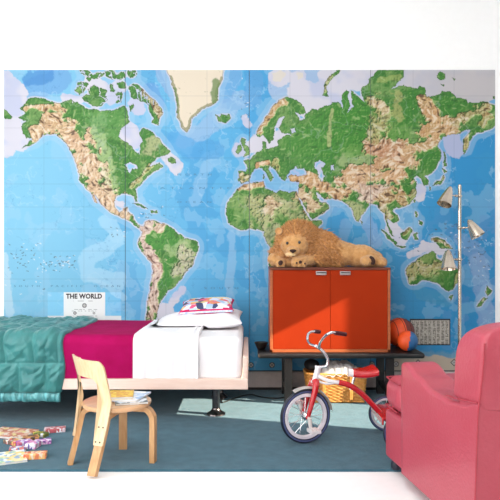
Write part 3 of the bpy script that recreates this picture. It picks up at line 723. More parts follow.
box(bm, (CX0, CYF, CZ0), (CX1, CYB, CZ0+0.022), 0.002); box(bm, (CX0+0.01, CYB-0.012, CZ0), (CX1-0.01, CYB, CZ1-0.02), 0.001)
obj('carcass', bm, M['walnut_edge'], cab)
bm = NB(); box(bm, (CX0-0.002, CYF-0.004, CZ1-0.018), (CX1+0.002, CYB, CZ1), 0.003); obj('top_panel', bm, M['walnut'], cab)
mid = (CX0+CX1)/2
for k, (a, b) in enumerate(((CX0+0.022, mid-0.0012), (mid+0.0012, CX1-0.022))):
    dr = boxobj('door', (a, CYF+0.001, CZ0+0.024), (b, CYF+0.021, CZ1-0.020), M['red_lacquer'], cab, 0.0015)
    hx = 0.521 if k == 0 else 0.697
    bm = NB(); box(bm, (hx-0.038, CYF-0.016, CZ1-0.042), (hx+0.038, CYF+0.003, CZ1-0.026), 0.003); box(bm, (hx-0.038, CYF-0.016, CZ1-0.054), (hx+0.038, CYF-0.011, CZ1-0.03), 0.002)
    obj('handle', bm, M['steel_pull'], dr)
# dark bowl at the left end of the bench
bm = NB(); lathe(bm, [(0,0),(0.028,0),(0.034,0.01),(0.052,0.05),(0.055,0.052),(0.050,0.048),(0.03,0.012),(0,0.008)], 32, Matrix.Translation((0.085,-0.30,0.374)))
tag(recenter(obj('bowl', bm, M['black_wood'])), 'small black bowl on the bench left of the cabinet', 'bowl')
# balls
def ball(name, c, r, m1, m2, msm, label, seams=True, split=None):
    t = thing(name, label, 'ball', (c[0], c[1], c[2]-r))
    bm = NB(); ellip(bm, c, (r, r, r), 48)
    me_o = obj('ball_cover', bm, m1, t); me_o.data.materials.append(m2)
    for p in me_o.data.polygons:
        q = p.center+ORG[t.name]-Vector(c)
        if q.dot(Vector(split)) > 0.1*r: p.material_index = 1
    if seams:
        bm = NB()
        for ax, off in (((1,.2,.1),0),((0,1,.3),0),((1,.2,.1),.5),((1,.2,.1),-.5)):
            a = Vector(ax).normalized(); mm = frame_to(Vector(c)+a*off*r, a); rr = r*math.sqrt(1-off*off)*1.001
            tube(bm, [mm @ Vector((rr*math.cos(k*PI/24), rr*math.sin(k*PI/24), 0)) for k in range(48)], 0.0022, 6, closed=True)
        obj('seam', bm, msm, t)
    return t
mo_ = mat('orange_rubber', (238,84,30), 0.5, bump=0.1, bscale=300); mb_ = mat('shaded_orange_rubber', (120,44,34), 0.5, bump=0.1, bscale=300); mblue = mat('blue_rubber', (44,98,150), 0.45)
ms_ = mat('black_seam', (24,14,14), 0.5)
ball('basketball', (1.160, -0.20, 0.374+0.114), 0.112, mo_, mb_, ms_, 'orange basketball with its shaded side painted maroon and black seams tucked behind the right side of the cabinet', True, (1,0.1,0.0))  # maroon half paints the shade on the ball's right side
ball('play_ball', (1.168, -0.405, 0.374+0.0765), 0.0755, mo_, mblue, ms_, 'smaller orange and blue ball in front of the basketball on the bench end', False, (1,-0.2,-0.18))
#@@LION
# ------------------------------------------------------------------ plush lion
D0 = 4.70
def Q(px, py, dy=0.0):           # point near the lion's mid plane, dy metres nearer the camera
    return P(px, py, D0-dy)
Z0 = CZ1
lion = thing('plush_lion', 'golden plush toy lion with a shaggy mane lying on top of the red cabinet', 'stuffed animal', (0.6, -0.28, Z0))
bm = NB()
E = lambda px, py, dy, rx, ry, rz, rot=None: ellip(bm, Q(px, py, dy), (rx, ry, rz), 24, rot)
E(294.5,244,0.09, 0.108,0.092,0.102)                    # head
E(293,251,0.165, 0.048,0.052,0.036)                   # muzzle
E(291,254.5,0.175, 0.034,0.034,0.020)                 # chin
E(299,243,0.01, 0.150,0.105,0.150)                       # neck and shoulders
E(319,248,-0.02, 0.15,0.11,0.140)
E(332,252,-0.03, 0.15,0.105,0.105)
E(306,263.5,0.02, 0.07,0.09,0.035)
E(277,263.5,0.02, 0.05,0.07,0.032)
E(289,262.5,0.05, 0.11,0.09,0.040)
E(340,254,-0.03, 0.17,0.105,0.095)                    # trunk
E(360,256,-0.03, 0.13,0.10,0.088)                     # haunch
E(370,259,-0.02, 0.10,0.10,0.070)
E(378,262,0.02, 0.065,0.08,0.045)
# left foreleg (seen at the left edge) and the folded paw under the chin
for a, b, r0, r1, n in [((283,252,0.03),(274,259,0.10),0.055,0.050,5), ((274,259,0.10),(281,263,0.15),0.048,0.036,4),
                        ((318,258,0.04),(303,261,0.14),0.050,0.046,5), ((303,261,0.14),(297,261.5,0.17),0.046,0.044,3),
                        ((372,260,0.03),(366,261,0.12),0.05,0.046,4)]:
    for k in range(n+1):
        t = k/n; q = [a[i]+(b[i]-a[i])*t for i in range(3)]; r = r0+(r1-r0)*t
        c = Q(*q); c.z = max(c.z, Z0+r*0.82); ellip(bm, c, (r, r, r*0.85), 16)
for k in range(3):   # toes of the folded paw
    c = Q(294+k*5, 262.5, 0.185-0.008*abs(k-1)); c.z = Z0+0.024; ellip(bm, c, (0.018,0.026,0.024), 12)
for k in range(3):
    c = Q(278+k*2.6, 263, 0.17-k*0.006); c.z = Z0+0.022; ellip(bm, c, (0.014,0.022,0.022), 12)
c = Q(381,262,0.06); c.z = Z0+0.030; ellip(bm, c, (0.045,0.05,0.030), 16)
me = bpy.data.meshes.new('body'); bm.to_mesh(me); bm.free()
o = bpy.data.objects.new('tmp', me); C.objects.link(o)
md = o.modifiers.new('r', 'REMESH'); md.mode = 'VOXEL'; md.voxel_size = 0.0055
md = o.modifiers.new('s', 'SMOOTH'); md.factor = 0.6; md.iterations = 6
dg = bpy.context.evaluated_depsgraph_get(); dg.update()
body = bpy.data.meshes.new_from_object(o.evaluated_get(dg)); bpy.data.objects.remove(o)
nrm_ = [v.normal.copy() for v in body.vertices]
for v, nv in zip(body.vertices, nrm_):
    q = v.co + nv*0.0035*noise.noise(v.co*45); q.z = max(q.z, Z0+0.0005); v.co = q
bverts = [(v.co.copy(), v.normal.copy()) for v in body.vertices]
body.name = 'body'; finish('body', body, M['lion_fur'], lion, angle=180)
BV = np.array([tuple(p) for p, n in bverts])
# fur tufts
def tuft(bm, p, d, ln, w, droop=0.3):
    d = d.normalized(); s = d.cross(Vector((random.uniform(-1,1), random.uniform(-1,1), random.uniform(-1,1)))).normalized()
    u = d.cross(s)
    pm = p+d*ln*0.55+Vector((0,0,-droop*ln*0.12)); pe = p+d*ln+Vector((0,0,-droop*ln*0.5))
    a = [bm.verts.new(p+s*w*math.cos(k*2.1)+u*w*math.sin(k*2.1)) for k in range(3)]
    b = [bm.verts.new(pm+s*w*0.7*math.cos(k*2.1)+u*w*0.7*math.sin(k*2.1)) for k in range(3)]
    e = bm.verts.new(pe)
    for k in range(3):
        bm.faces.new((a[k], a[(k+1)%3], b[(k+1)%3], b[k])); bm.faces.new((b[k], b[(k+1)%3], e))
HC = Q(295,244,0.09)
fc = Q(294.5,247,0.15)
bm = NB()
cnt = 0
tries = 0
while cnt < 9000 and tries < 200000:
    tries += 1
    p, n = random.choice(bverts)
    rel = p-HC
    fx = (p.x-fc.x)/0.102; fz = (p.z-fc.z)/0.086
    front = p.y < HC.y-0.015
    if front and fx*fx+fz*fz < 1.0: continue            # keep the face clear
    wx_ = 1.0 if p.x < Q(329,0).x else max(0, 1-(p.x-Q(329,0).x)/0.09)
    if p.z < Z0+0.05 and p.x < Q(316,0).x: continue
    if p.z < Z0+0.11 and p.x < Q(277,0).x: continue
    if p.y < HC.y-0.03 and p.z < Z0+0.085 and p.x < Q(312,0).x: continue
    if random.random() > wx_: continue
    away = Vector((p.x-fc.x, 0.10, p.z-fc.z+0.015)).normalized()
    back = max(0, min(1, (p.x-Q(306,0).x)/0.12))
    flow = away*(1-back)+Vector((0.8,0.0,-0.85))*back
    d = flow*1.0+n*(0.75-0.35*back)+Vector([random.gauss(0,0.28) for _ in range(3)])
    ln = random.uniform(0.032,0.064)
    tuft(bm, p-n*0.003, d, ln, random.uniform(0.0022,0.004)); cnt += 1
for v in bm.verts: v.co.z = max(v.co.z, Z0+0.001)
obj('mane', bm, M['lion_mane'], lion, smooth=False, fix=False)
# short nap over the rest
bm = NB()
for k in range(7000):
    p, n = random.choice(bverts)
    if p.y > -0.12 or (p.y < HC.y and (p-fc).length < 0.075): continue
    if p.z < Z0+0.01: continue
    d = n*0.8+Vector((0.7 if p.x > 0.45 else 0,0,-0.5))+Vector([random.gauss(0,0.3) for _ in range(3)])
    tuft(bm, p-n*0.002, d, random.uniform(0.007,0.013), 0.0016)
for v in bm.verts: v.co.z = max(v.co.z, Z0+0.001)
obj('short_fur', bm, M['lion_fur'], lion, smooth=False, fix=False)
def surf(px, py, maxy=None):
    """nearest body surface point behind pixel (px, py)"""
    best = None
    d = BV[:, 1]+DW; m_ = np.nonzero((250+F*BV[:, 0]/d-px)**2+(YH+F*(CAMH-BV[:, 2])/d-py)**2 < 1.6)[0]
    return bverts[m_[np.argmin(BV[m_, 1])]] if len(m_) else None
    for p, n in bverts:
        d = p.y+DW; sx = 250+F*p.x/d; sy = YH+F*(CAMH-p.z)/d
        if (sx-px)**2+(sy-py)**2 < 1.6 and (best is None or p.y < best[0].y): best = (p, n)
    return best
for ex, ey in ((286,243.3),(300.3,242.3)):
    b = surf(ex, ey)
    if b:
        bm = NB(); ellip(bm, b[0]+Vector((0,-0.004,0)), (0.0105,0.008,0.0115), 16); obj('eye', bm, M['lion_eye'], lion)
b = surf(292.3, 251.5)
bm = NB(); c = b[0]+Vector((0,-0.004,0)); ellip(bm, c, (0.025,0.013,0.0115), 20); ellip(bm, c+Vector((0,0.002,-0.009)), (0.012,0.010,0.008), 12); obj('nose', bm, M['lion_dark'], lion)
b = surf(291.5, 257)
if b:
    bm = NB(); c = b[0]
    tube(bm, spline([c+Vector((-0.03,0.012,0.004)), c+Vector((-0.012,-0.002,-0.003)), c+Vector((0,-0.004,0.006)), c+Vector((0.012,-0.002,-0.003)), c+Vector((0.03,0.012,0.004))], 6), 0.0025, 8)
    obj('mouth', bm, M['lion_dark'], lion)
# pale muzzle patch
b = surf(290, 255.5)
bm = NB(); ellip(bm, b[0]+Vector((0,0.010,0)), (0.040,0.018,0.017), 20); mz = obj('chin', bm, M['lion_pale'], lion)
for ex, ey in ((279,231.5),(312,234)):
    p = Q(ex, ey, 0.115 if ex < 295 else 0.06); sgn = -1 if ex < 295 else 1
    bm = NB(); mm = frame_to(p, (sgn*0.25,-1,0.15))
    lathe(bm, [(0,-0.006),(0.014,-0.006),(0.024,0.0),(0.028,0.012),(0.026,0.020),(0.020,0.016),(0.012,0.008),(0,0.006)], 24, mm)
    er = obj('ear', bm, M['lion_fur'], lion)
for px, py, rx, rz, rot in ((281,262,0.017,0.020,35),(301,262.8,0.013,0.012,0),(296.5,264,0.007,0.007,0),(306,263.5,0.007,0.007,0),(373,260.5,0.024,0.034,-25)):
    b = surf(px, py)
    if not b: continue
    bm = NB(); ellip(bm, b[0], (rx, 0.006, rz), 16, rotm('Y', rot)); obj('paw_pad', bm, M['lion_dark'], lion)
#@@BASKET
# ------------------------------------------------------------------ wicker basket under the bench
bk = thing('wicker_basket', 'low rectangular golden wicker basket on the carpet under the bench', 'basket', (0.632, -0.33, 0))
bc = Vector((0.640, -0.335)); HX, HY = 0.225, 0.125
def rrect(a, hx, hy, e=0.35):
    c, s = math.cos(a), math.sin(a)
    return hx*math.copysign(abs(c)**e, c), hy*math.copysign(abs(s)**e, s)
bm = NB(); NS = 44
for k in range(17):
    z = 0.012+k*0.0118; f = 0.90+0.10*k/16; pts = []
    per = []
    for i in range(NS*4):
        a = 2*PI*i/(NS*4); x, y = rrect(a, HX*f, HY*f)
        per.append(Vector((x, y, z)))
    # even spacing along the perimeter
    cum = [0]
    for i in range(len(per)): cum.append(cum[-1]+(per[(i+1) % len(per)]-per[i]).length)
    tot = cum[-1]; M_ = NS*4; j = 0
    for i in range(M_):
        t = tot*i/M_
        while cum[j+1] < t: j += 1
        q = per[j].lerp(per[(j+1) % len(per)], (t-cum[j])/max(1e-9, cum[j+1]-cum[j]))
        nrm = Vector((q.x/HX**2, q.y/HY**2, 0)).normalized()
        w = 0.0035*math.cos(2*PI*i*NS/2/M_+PI*(k % 2))
        pts.append(Vector((bc.x, bc.y, 0))+q+nrm*w)
    tube(bm, pts, 0.0062, 6, closed=True)
obj('woven_side', bm, M['wicker'], bk)
bm = NB(); box(bm, (bc.x-HX*0.9, bc.y-HY*0.9, 0.004), (bc.x+HX*0.9, bc.y+HY*0.9, 0.012), 0.003); obj('base', bm, M['wicker'], bk)
bm = NB()
tube(bm, [Vector((bc.x+rrect(2*PI*i/96, HX*1.01, HY*1.01)[0], bc.y+rrect(2*PI*i/96, HX*1.01, HY*1.01)[1], 0.212)) for i in range(96)], 0.010, 8, closed=True)
obj('rim', bm, M['wicker'], bk)
for x in (-0.1, 0.1):
    bm = NB(); box(bm, (bc.x+x-0.012, bc.y-HY-0.012, 0.03), (bc.x+x+0.012, bc.y-HY-0.002, 0.205), 0.003); obj('strap', bm, M['wicker'], bk)
bm = NB(); g = []
for i in range(41):
    row = []
    for j in range(25):
        u, v = i/40*2-1, j/24*2-1
        x = bc.x+0.03+u*0.16; y = bc.y-0.012+v*0.124
        z = 0.205+0.080*max(0, (1-u*u))*max(0, (1-v**4))**0.5+0.030*noise.noise(Vector((u*3.4, v*3, 1)))+0.012*noise.noise(Vector((u*9, v*8, 1)))
        row.append(bm.verts.new((x, y, z)))
    g.append(row)
grid_faces(bm, g); r = bmesh.ops.solidify(bm, geom=bm.faces[:], thickness=0.01)
tag(recenter(obj('cloth', bm, M['white_cloth'], angle=80)), 'crumpled white cloth heaped inside the wicker basket', 'cloth')
bm = NB(); ellip(bm, (bc.x-0.175, bc.y, 0.262), (0.058,0.10,0.040), 28)
for v in bm.verts: v.co += 0.006*Vector((noise.noise(v.co*20), noise.noise(v.co*20+Vector((5,0,0))), 0))
tag(recenter(obj('pouch', bm, M['black_cloth'], angle=80)), 'rounded black cloth pouch lying on the left end of the wicker basket', 'bag')
#@@TRIKE
# ------------------------------------------------------------------ tricycle
WX, WY, WR = 0.322, 3.60-DW, 0.157
tri = thing('tricycle', 'classic red tricycle with chrome handlebars and white rims on the carpet', 'tricycle', (0.55, WY+0.02, 0))
ST = math.radians(19)
back = Vector((math.cos(ST), math.sin(ST), 0)); side = Vector((-math.sin(ST), math.cos(ST), 0))   # side points away from the camera
WC = Vector((WX, WY, WR+0.001))
def wheel(name, c, R, axis, tr, nsp, parent, hubr=0.012):
    mm = frame_to(c, axis)
    w = obj(name, (lambda b: (lathe(b, [(R-tr*2.1, -tr*0.55), (R-tr*1.5, -tr*0.95), (R-tr*0.7, -tr*1.0), (R-tr*0.15, -tr*0.6), (R, -tr*0.2), (R, tr*0.2), (R-tr*0.15, tr*0.6), (R-tr*0.7, tr), (R-tr*1.5, tr*0.95), (R-tr*2.1, tr*0.55)], 64, mm, close=True), b)[1])(NB()), M['tyre'], parent)
    bm = NB()
    for s in (-1, 1):
        lathe(bm, [(R-tr*1.45, s*tr*0.96), (R-tr*0.75, s*tr*1.04), (R-tr*0.72, s*tr*0.95)], 64, mm)
    obj('sidewall_sky_tint', bm, M['tyre_sky_tint'], w)
    bm = NB(); ri = R-tr*2.0
    lathe(bm, [(ri, -tr*0.95), (ri+0.004, -tr*0.6), (ri+0.004, tr*0.6), (ri, tr*0.95), (ri-tr*1.3, tr*0.7), (ri-tr*1.4, 0), (ri-tr*1.3, -tr*0.7)], 64, mm, close=True)
    obj('rim', bm, M['rim_white'], w)
    bm = NB()
    for k in range(nsp):
        a = 2*PI*k/nsp; s = 1 if k % 2 else -1; off = 0.35*s
        p0 = mm @ Vector((hubr*math.cos(a+off*2), hubr*math.sin(a+off*2), s*0.016)); p1 = mm @ Vector(((ri-tr*0.9)*math.cos(a), (ri-tr*0.9)*math.sin(a), 0))
        tube(bm, [p0, p1], 0.0016, 6)
    obj('spokes', bm, M['chrome'], w)
    bm = NB(); lathe(bm, [(0,-0.030),(0.010,-0.030),(hubr,-0.022),(hubr+0.004,-0.018),(hubr,-0.014),(hubr*.8,0),(hubr,0.014),(hubr+0.004,0.018),(hubr,0.022),(0.010,0.030),(0,0.030)], 24, mm)
    obj('hub', bm, M['chrome'], w)
    return w
wheel('front_wheel', WC, WR, side, 0.0135, 20, tri, 0.018)
# steering head: leans back from the axle
axis_dir = (Vector((0,0,1)) + back*0.30).normalized()
crown = WC + axis_dir*(WR+0.030)
bm = NB()
for s in (-1, 1):
    pts = spline([WC+side*s*0.034, WC+side*s*0.036+axis_dir*0.06, WC+side*s*0.036+axis_dir*0.13, crown+side*s*0.030, crown+axis_dir*0.02+side*s*0.008], 5)
    tube(bm, pts, [0.012+0.011*i/len(pts) for i in range(len(pts))], 12)
    ellip(bm, WC+side*s*0.036, (0.014,0.010,0.014), 12)
tube(bm, [crown-side*0.034, crown+side*0.034], 0.019, 12)
obj('fork', bm, M['red_enamel'], tri)
# fender
bm = NB(); g = []
for i in range(33):
    a = math.radians(118 - i*112/32); row = []
    rad_dir = (-back*math.cos(PI-a)*-1) if False else None
    dirv = back*math.cos(a)+Vector((0,0,1))*math.sin(a)
    for j in range(9):
        t = -1+j/4; w = 0.024*t; R_ = WR+0.016-0.010*t*t
        row.append(bm.verts.new(WC+dirv*R_+side*w))
    g.append(row)
grid_faces(bm, g); bmesh.ops.solidify(bm, geom=bm.faces[:], thickness=0.002)
obj('fender', bm, M['fender'], tri)
# head tube, stem, handlebars
HT0 = crown+axis_dir*0.012; HT1 = crown+axis_dir*0.105
bm = NB(); tube(bm, [HT0, HT1], 0.018, 20); tube(bm, [HT0-axis_dir*0.004, HT0+axis_dir*0.008], 0.022, 20); tube(bm, [HT1-axis_dir*0.008, HT1+axis_dir*0.004], 0.022, 20)
obj('head_tube', bm, M['white_enamel'], tri)
# front carrier boss of the handlebar stem, then the tall curved bars
yoke = P(323.5, 352, 3.60)
stem_pts = spline([HT1, P(326.5,366,3.61), P(327.5,359,3.61), P(323,351.5,3.60), P(316,346,3.60)], 8)
bm = NB(); tube(bm, stem_pts, 0.0085, 14)
obj('stem', bm, M['chrome'], tri)
jn = P(316,346,3.60)
bars = []
far = [jn, P(311,344.5,3.66), P(308,341,3.74), P(307.6,336.5,3.77), P(309,333,3.79), P(313,331.5,3.80), P(319,331.8,3.82)]
near = [P(319.5,348.5,3.60), P(319.5,344,3.55), P(322.5,339,3.47), P(327,334.5,3.41), P(332,332.5,3.40), P(337,333,3.41), P(345,334.2,3.43)]
bm = NB(); tube(bm, spline(far, 7), 0.0075, 14); tube(bm, spline(near, 7), 0.0075, 14)
tube(bm, [jn, P(319.5,348.5,3.60)], 0.0088, 12)
hb = obj('handlebar', bm, M['chrome'], tri)
for a, b in ((P(314.5,331.4,3.805), P(320,331.9,3.825)), (P(335,332.8,3.405), P(346,334.4,3.435))):
    bm = NB(); n = 14; pts = [a.lerp(b, i/n) for i in range(n+1)]; tube(bm, pts, [0.0125 if i % 2 else 0.0108 for i in range(n+1)], 14); obj('grip', bm, M['black_grip'], hb)
# pedals and cranks
ca = -82
for s in (-1, 1):
    bm = NB()
    aa = math.radians(ca if s < 0 else ca+180); cd = back*math.cos(aa)+Vector((0,0,1))*math.sin(aa)
    p0 = WC+side*s*0.030; p1 = WC+side*s*0.055; p2 = p1+cd*0.062
    tube(bm, [p0, p1], 0.007, 10); tube(bm, [p1, p2], [0.013, 0.010], 10); tube(bm, [p2, p2+side*s*0.075], 0.005, 8)
    obj('crank', bm, M['fender'], tri)
for s in (-1, 1):
    aa = math.radians(ca if s < 0 else ca+180); cd = back*math.cos(aa)+Vector((0,0,1))*math.sin(aa)
    q = WC+side*s*0.098+cd*0.062
    bm = NB()
    mm = Matrix((Vector((back.x,back.y,back.z)), side, Vector((0,0,1)))).transposed().to_4x4(); mm.translation = q
    for k in (-1, 1):
        vs = box(bm, (-0.010+k*0.018, -0.036, -0.009), (0.010+k*0.018, 0.036, 0.009), 0.0)
        bmesh.ops.transform(bm, matrix=mm, verts=vs)
    for k in (-1, 1):
        vs = box(bm, (-0.028, k*0.036-0.002, -0.006), (0.028, k*0.036+0.002, 0.006), 0.0); bmesh.ops.transform(bm, matrix=mm, verts=vs)
    obj('pedal', bm, M['white_enamel'], tri)
# frame: white neck, red backbone, rear axle and step
AX = Vector((0.845, WY+0.02, 0.112))
bbz = [HT0+axis_dir*0.06, HT0+axis_dir*0.055+Vector((0.05,0.002,-0.008))]
neck = spline([HT0+axis_dir*0.045, Vector((0.455,WY+0.003,0.362)), Vector((0.53,WY+0.005,0.350))], 6)
bm = NB(); tube(bm, neck, [0.0115]*len(neck), 16); tube(bm, spline([HT0+axis_dir*0.015, Vector((0.440,WY+0.003,0.345)), Vector((0.49,WY+0.003,0.349))], 5), 0.007, 12)
obj('neck', bm, M['white_enamel'], tri)
bp = spline([Vector((0.515,WY+0.004,0.352)), Vector((0.58,WY+0.006,0.334)), Vector((0.65,WY+0.010,0.285)), Vector((0.71,WY+0.012,0.225)), Vector((0.78,WY+0.016,0.150)), Vector((0.83,WY+0.02,0.112))], 8)
bm = NB(); tube(bm, bp, 0.0165, 16); obj('backbone', bm, M['red_enamel'], tri)
bm = NB(); tube(bm, [AX+Vector((-0.01,-0.22,0)), AX+Vector((0.01,0.235,0))], 0.010, 12); obj('axle', bm, M['chrome'], tri)
bm = NB(); box(bm, (AX.x-0.105, AX.y-0.15, 0.168), (AX.x+0.055, AX.y+0.165, 0.182), 0.006); box(bm, (AX.x-0.105, AX.y-0.15, 0.140), (AX.x-0.095, AX.y+0.165, 0.178), 0.003)
for s in (-0.14, 0.15): box(bm, (AX.x-0.02, AX.y+s-0.006, 0.10), (AX.x+0.02, AX.y+s+0.006, 0.170), 0.002)
obj('rear_step', bm, M['red_enamel'], tri)
for s in (-0.205, 0.215): wheel('rear_wheel', AX+Vector((0,s,0)), 0.1115, Vector((0.05,1,0)), 0.009, 14, tri, 0.012)
# saddle: red with a white nose
bm = NB(); tube(bm, [Vector((0.585,WY+0.008,0.31)), Vector((0.615,WY+0.008,0.410))], 0.008, 12); obj('saddle_post', bm, M['chrome'], tri)
def saddle(x0, x1, m, nm):
    bm = NB(); g = []
    for i in range(17):
        x = x0+(x1-x0)*i/16; t = (x-0.560)/(0.742-0.560); hw = 0.026+0.078*(t*t*(3-2*t)); zt = 0.428-0.018*math.sin(t*PI)*0.9+0.008*t
        row = []
        for j in range(25):
            a = 2*PI*j/24; c, s = math.cos(a), math.sin(a)
            yy = hw*math.copysign(abs(c)**0.8, c); zz = (0.012 if s > 0 else 0.036)*math.copysign(abs(s)**0.6, s)
            row.append(bm.verts.new((x, WY+0.008+yy, zt+zz)))
        g.append(row)
    grid_faces(bm, g); bmesh.ops.remove_doubles(bm, verts=bm.verts, dist=1e-5)
    bmesh.ops.holes_fill(bm, edges=[e for e in bm.edges if e.is_boundary]); return obj(nm, bm, m, tri, angle=50)
saddle(0.570, 0.597, M['white_enamel'], 'saddle_nose'); saddle(0.597, 0.730, M['red_enamel'], 'saddle')
#@@CHAIR
# ------------------------------------------------------------------ child's chair
seat_c = Vector((-0.708, 3.30-DW, 0)); fdir = math.atan2(0.678, 0.735)
ch = thing('childs_chair', "child's bent birch plywood chair with round seat and curved backrest in front of the bed", 'chair', seat_c, fdir)
# local: +x forward, -y toward the camera side
SZ = 0.322
bm = NB(); lathe(bm, [(0,SZ-0.028),(0.165,SZ-0.028),(0.176,SZ-0.024),(0.181,SZ-0.014),(0.180,SZ-0.004),(0.172,SZ),(0,SZ)], 72)
obj('seat', bm, M['birch_seat'], ch, local=True, angle=30)
def strip(pts, wdir, w, t, bm):
    """bent flat bar through pts (in a plane), w across wdir, t thick"""
    pts = [Vector(p) for p in pts]; wd = Vector(wdir).normalized(); rings = []
    for i, p in enumerate(pts):
        tg = (pts[min(i+1, len(pts)-1)]-pts[max(i-1,0)]).normalized(); n = tg.cross(wd).normalized()
        rings.append([bm.verts.new(p+wd*a*w/2+n*b*t/2) for a, b in ((-1,-1),(1,-1),(1,1),(-1,1))])
    for a, b in zip(rings, rings[1:]):
        for k in range(4): bm.faces.new((a[k], a[(k+1)%4], b[(k+1)%4], b[k]))
    bm.faces.new(rings[0][::-1]); bm.faces.new(rings[-1])
ZL = SZ-0.028
for sy in (-1, 1):       # front legs: L-bent
    y = sy*0.150; o_ = Vector((0.60, sy*0.8, 0)).normalized()
    base = Vector((0.128, y, 0)); 
    pts = spline([base, base+Vector((0,0,0.12)), base+Vector((0,0,ZL-0.075)), base+Vector((0,0,ZL-0.045))-o_*0.006, base-o_*0.032+Vector((0,0,ZL-0.016)), base-o_*0.065+Vector((0,0,ZL-0.013)), base-o_*0.13+Vector((0,0,ZL-0.013))], 6)
    bm = NB(); strip(pts, Vector((-o_.y, o_.x, 0)), 0.044, 0.027, bm); bmesh.ops.bevel(bm, geom=[e for e in bm.edges if e.calc_face_angle(0) > 0.8], offset=0.003, segments=2, affect='EDGES')
    obj('leg', bm, M['birch_edge'], ch, local=True, angle=30)
BR = 0.30        # bend radius of the back
HS = 0.158
def bx_off(z):   # how far behind the seat centre the bent back runs at height z
    if z > SZ+0.03: return 0.158+0.052*((z-SZ-0.03)/0.22)**1.2
    return 0.158+0.082*((SZ+0.03-z)/SZ)**1.15
def backpt(s, z, out=0.0):
    a = s/BR; o_ = bx_off(z)
    x = -o_+BR*(1-math.cos(a)) - out*math.cos(a); y = BR*math.sin(a) + out*math.sin(a)
    return Vector((x, y, z))
for sy in (-1, 1):       # rear legs: splayed back under the back arms
    bm = NB(); s = sy*(HS-0.030)
    pts = [backpt(s, z, -0.0135) for z in [0.0, 0.04, 0.1, 0.15, 0.2, 0.245]]
    tp = pts[-1]; inw = Vector((0.10, -s*0.5, 0)).normalized()
    pts += [tp+Vector((0,0,0.022))+inw*0.010, tp+Vector((0,0,0.033))+inw*0.032, Vector((tp.x,tp.y,ZL-0.013))+inw*0.07, Vector((tp.x,tp.y,ZL-0.013))+inw*0.12]
    pts = spline(pts, 4)
    a = s/BR; wd = Vector((math.sin(a), math.cos(a), 0))
    strip(pts, wd, 0.046, 0.026, bm); bmesh.ops.bevel(bm, geom=[e for e in bm.edges if e.calc_face_angle(0) > 0.8], offset=0.003, segments=2, affect='EDGES')
    obj('leg', bm, M['birch_edge'], ch, local=True, angle=30)
bm = NB(); NSX = 60; NZ = 34; TH = 0.011; ga = []; gb = []
for i in range(NSX+1):
    s = -HS+2*HS*i/NSX; e = HS-abs(s)
    ztop = 0.572 - 0.030*max(0, 1-e/0.028)**2 - (0.006 if s < 0 else 0)
    # lower edge: arms at both ends, panel between them joined by a fillet
    aw = 0.060
    if e < aw-0.006: zlo = 0.148
    else: zlo = 0.472 - 0.075*math.exp(-(e-aw+0.006)/0.010)
    if e < aw-0.006: pass
    ra = []; rb = []
    for j in range(NZ+1):
        z = zlo+(ztop-zlo)*j/NZ
        ra.append(bm.verts.new(backpt(s, z, 0.0))); rb.append(bm.verts.new(backpt(s, z, TH)))
    ga.append(ra); gb.append(rb)
for g in (ga, gb):
    grid_faces(bm, g)
for i in range(NSX):
    for j in (0, -1): bm.faces.new((ga[i][j], ga[i+1][j], gb[i+1][j], gb[i][j]))
for j in range(NZ):
    for i in (0, -1): bm.faces.new((ga[i][j], ga[i][j+1], gb[i][j+1], gb[i][j]))
bk_o = obj('backrest', bm, M['birch'], ch, local=True, angle=35)
for sy in (-1, 1):
    for z in (0.165, 0.235):
        for ds in (-0.012, 0.012):
            p = backpt(sy*(HS-0.030)+ds, z, TH); a = sy*(HS-0.03)/BR
            bm = NB(); lathe(bm, [(0,-0.002),(0.0042,-0.002),(0.0042,0.0015),(0,0.002)], 12, frame_to(p, (-math.cos(a), math.sin(a), 0))); obj('screw', bm, M['screw'], bk_o, local=True)
# magazines on the seat
def slab(name, lx, ly, h, loc, rz, m_cover, m_page, label, cat, group=None, curl=0.0):
    t = thing(name, label, cat, loc, rz, group)
    bm = NB(); box(bm, (-lx/2+.001, -ly/2+.001, 0.001), (lx/2-.001, ly/2-.001, h-0.001), 0.0); obj('pages', bm, m_page, t, local=True, smooth=False)
    bm = NB(); box(bm, (-lx/2, -ly/2, h-0.0012), (lx/2, ly/2, h), 0.0); box(bm, (-lx/2, -ly/2, 0), (lx/2, ly/2, 0.0012), 0.0); box(bm, (-lx/2-0.001, -ly/2, 0), (-lx/2+0.0008, ly/2, h), 0.0)
    obj('cover', bm, m_cover, t, local=True, smooth=False)
    return t
pg = mat('paper_edge', (228,226,222), 0.8)
mc1 = print_mat('cover_dark', [(60,70,80),(200,210,220),(90,100,96),(230,232,236)], 30, 0.3, 1.1)
mc2 = print_mat('cover_pale_blue', [(196,214,238),(232,236,244),(150,180,220),(240,240,244)], 26, 0.3, 2.1)
mc3 = print_mat('cover_yellow', [(244,208,70),(236,190,60),(250,222,96),(228,170,70)], 60, 0.35, 4.1)
slab('magazine', 0.165, 0.205, 0.010, (-0.635, 3.295-DW, SZ+0.0005), math.radians(15), mc1, pg, 'dark covered magazine at the bottom of the stack on the chair seat', 'magazine', None)
slab('magazine', 0.17, 0.215, 0.009, (-0.650, 3.32-DW, SZ+0.011), math.radians(-12), mc2, pg, 'pale blue and white magazine in the middle of the stack on the chair seat', 'magazine', None)
slab('book', 0.155, 0.16, 0.013, (-0.70, 3.305-DW, SZ+0.0205), math.radians(8), mc3, pg, 'bright yellow book on top of the stack on the chair seat', 'book', None)
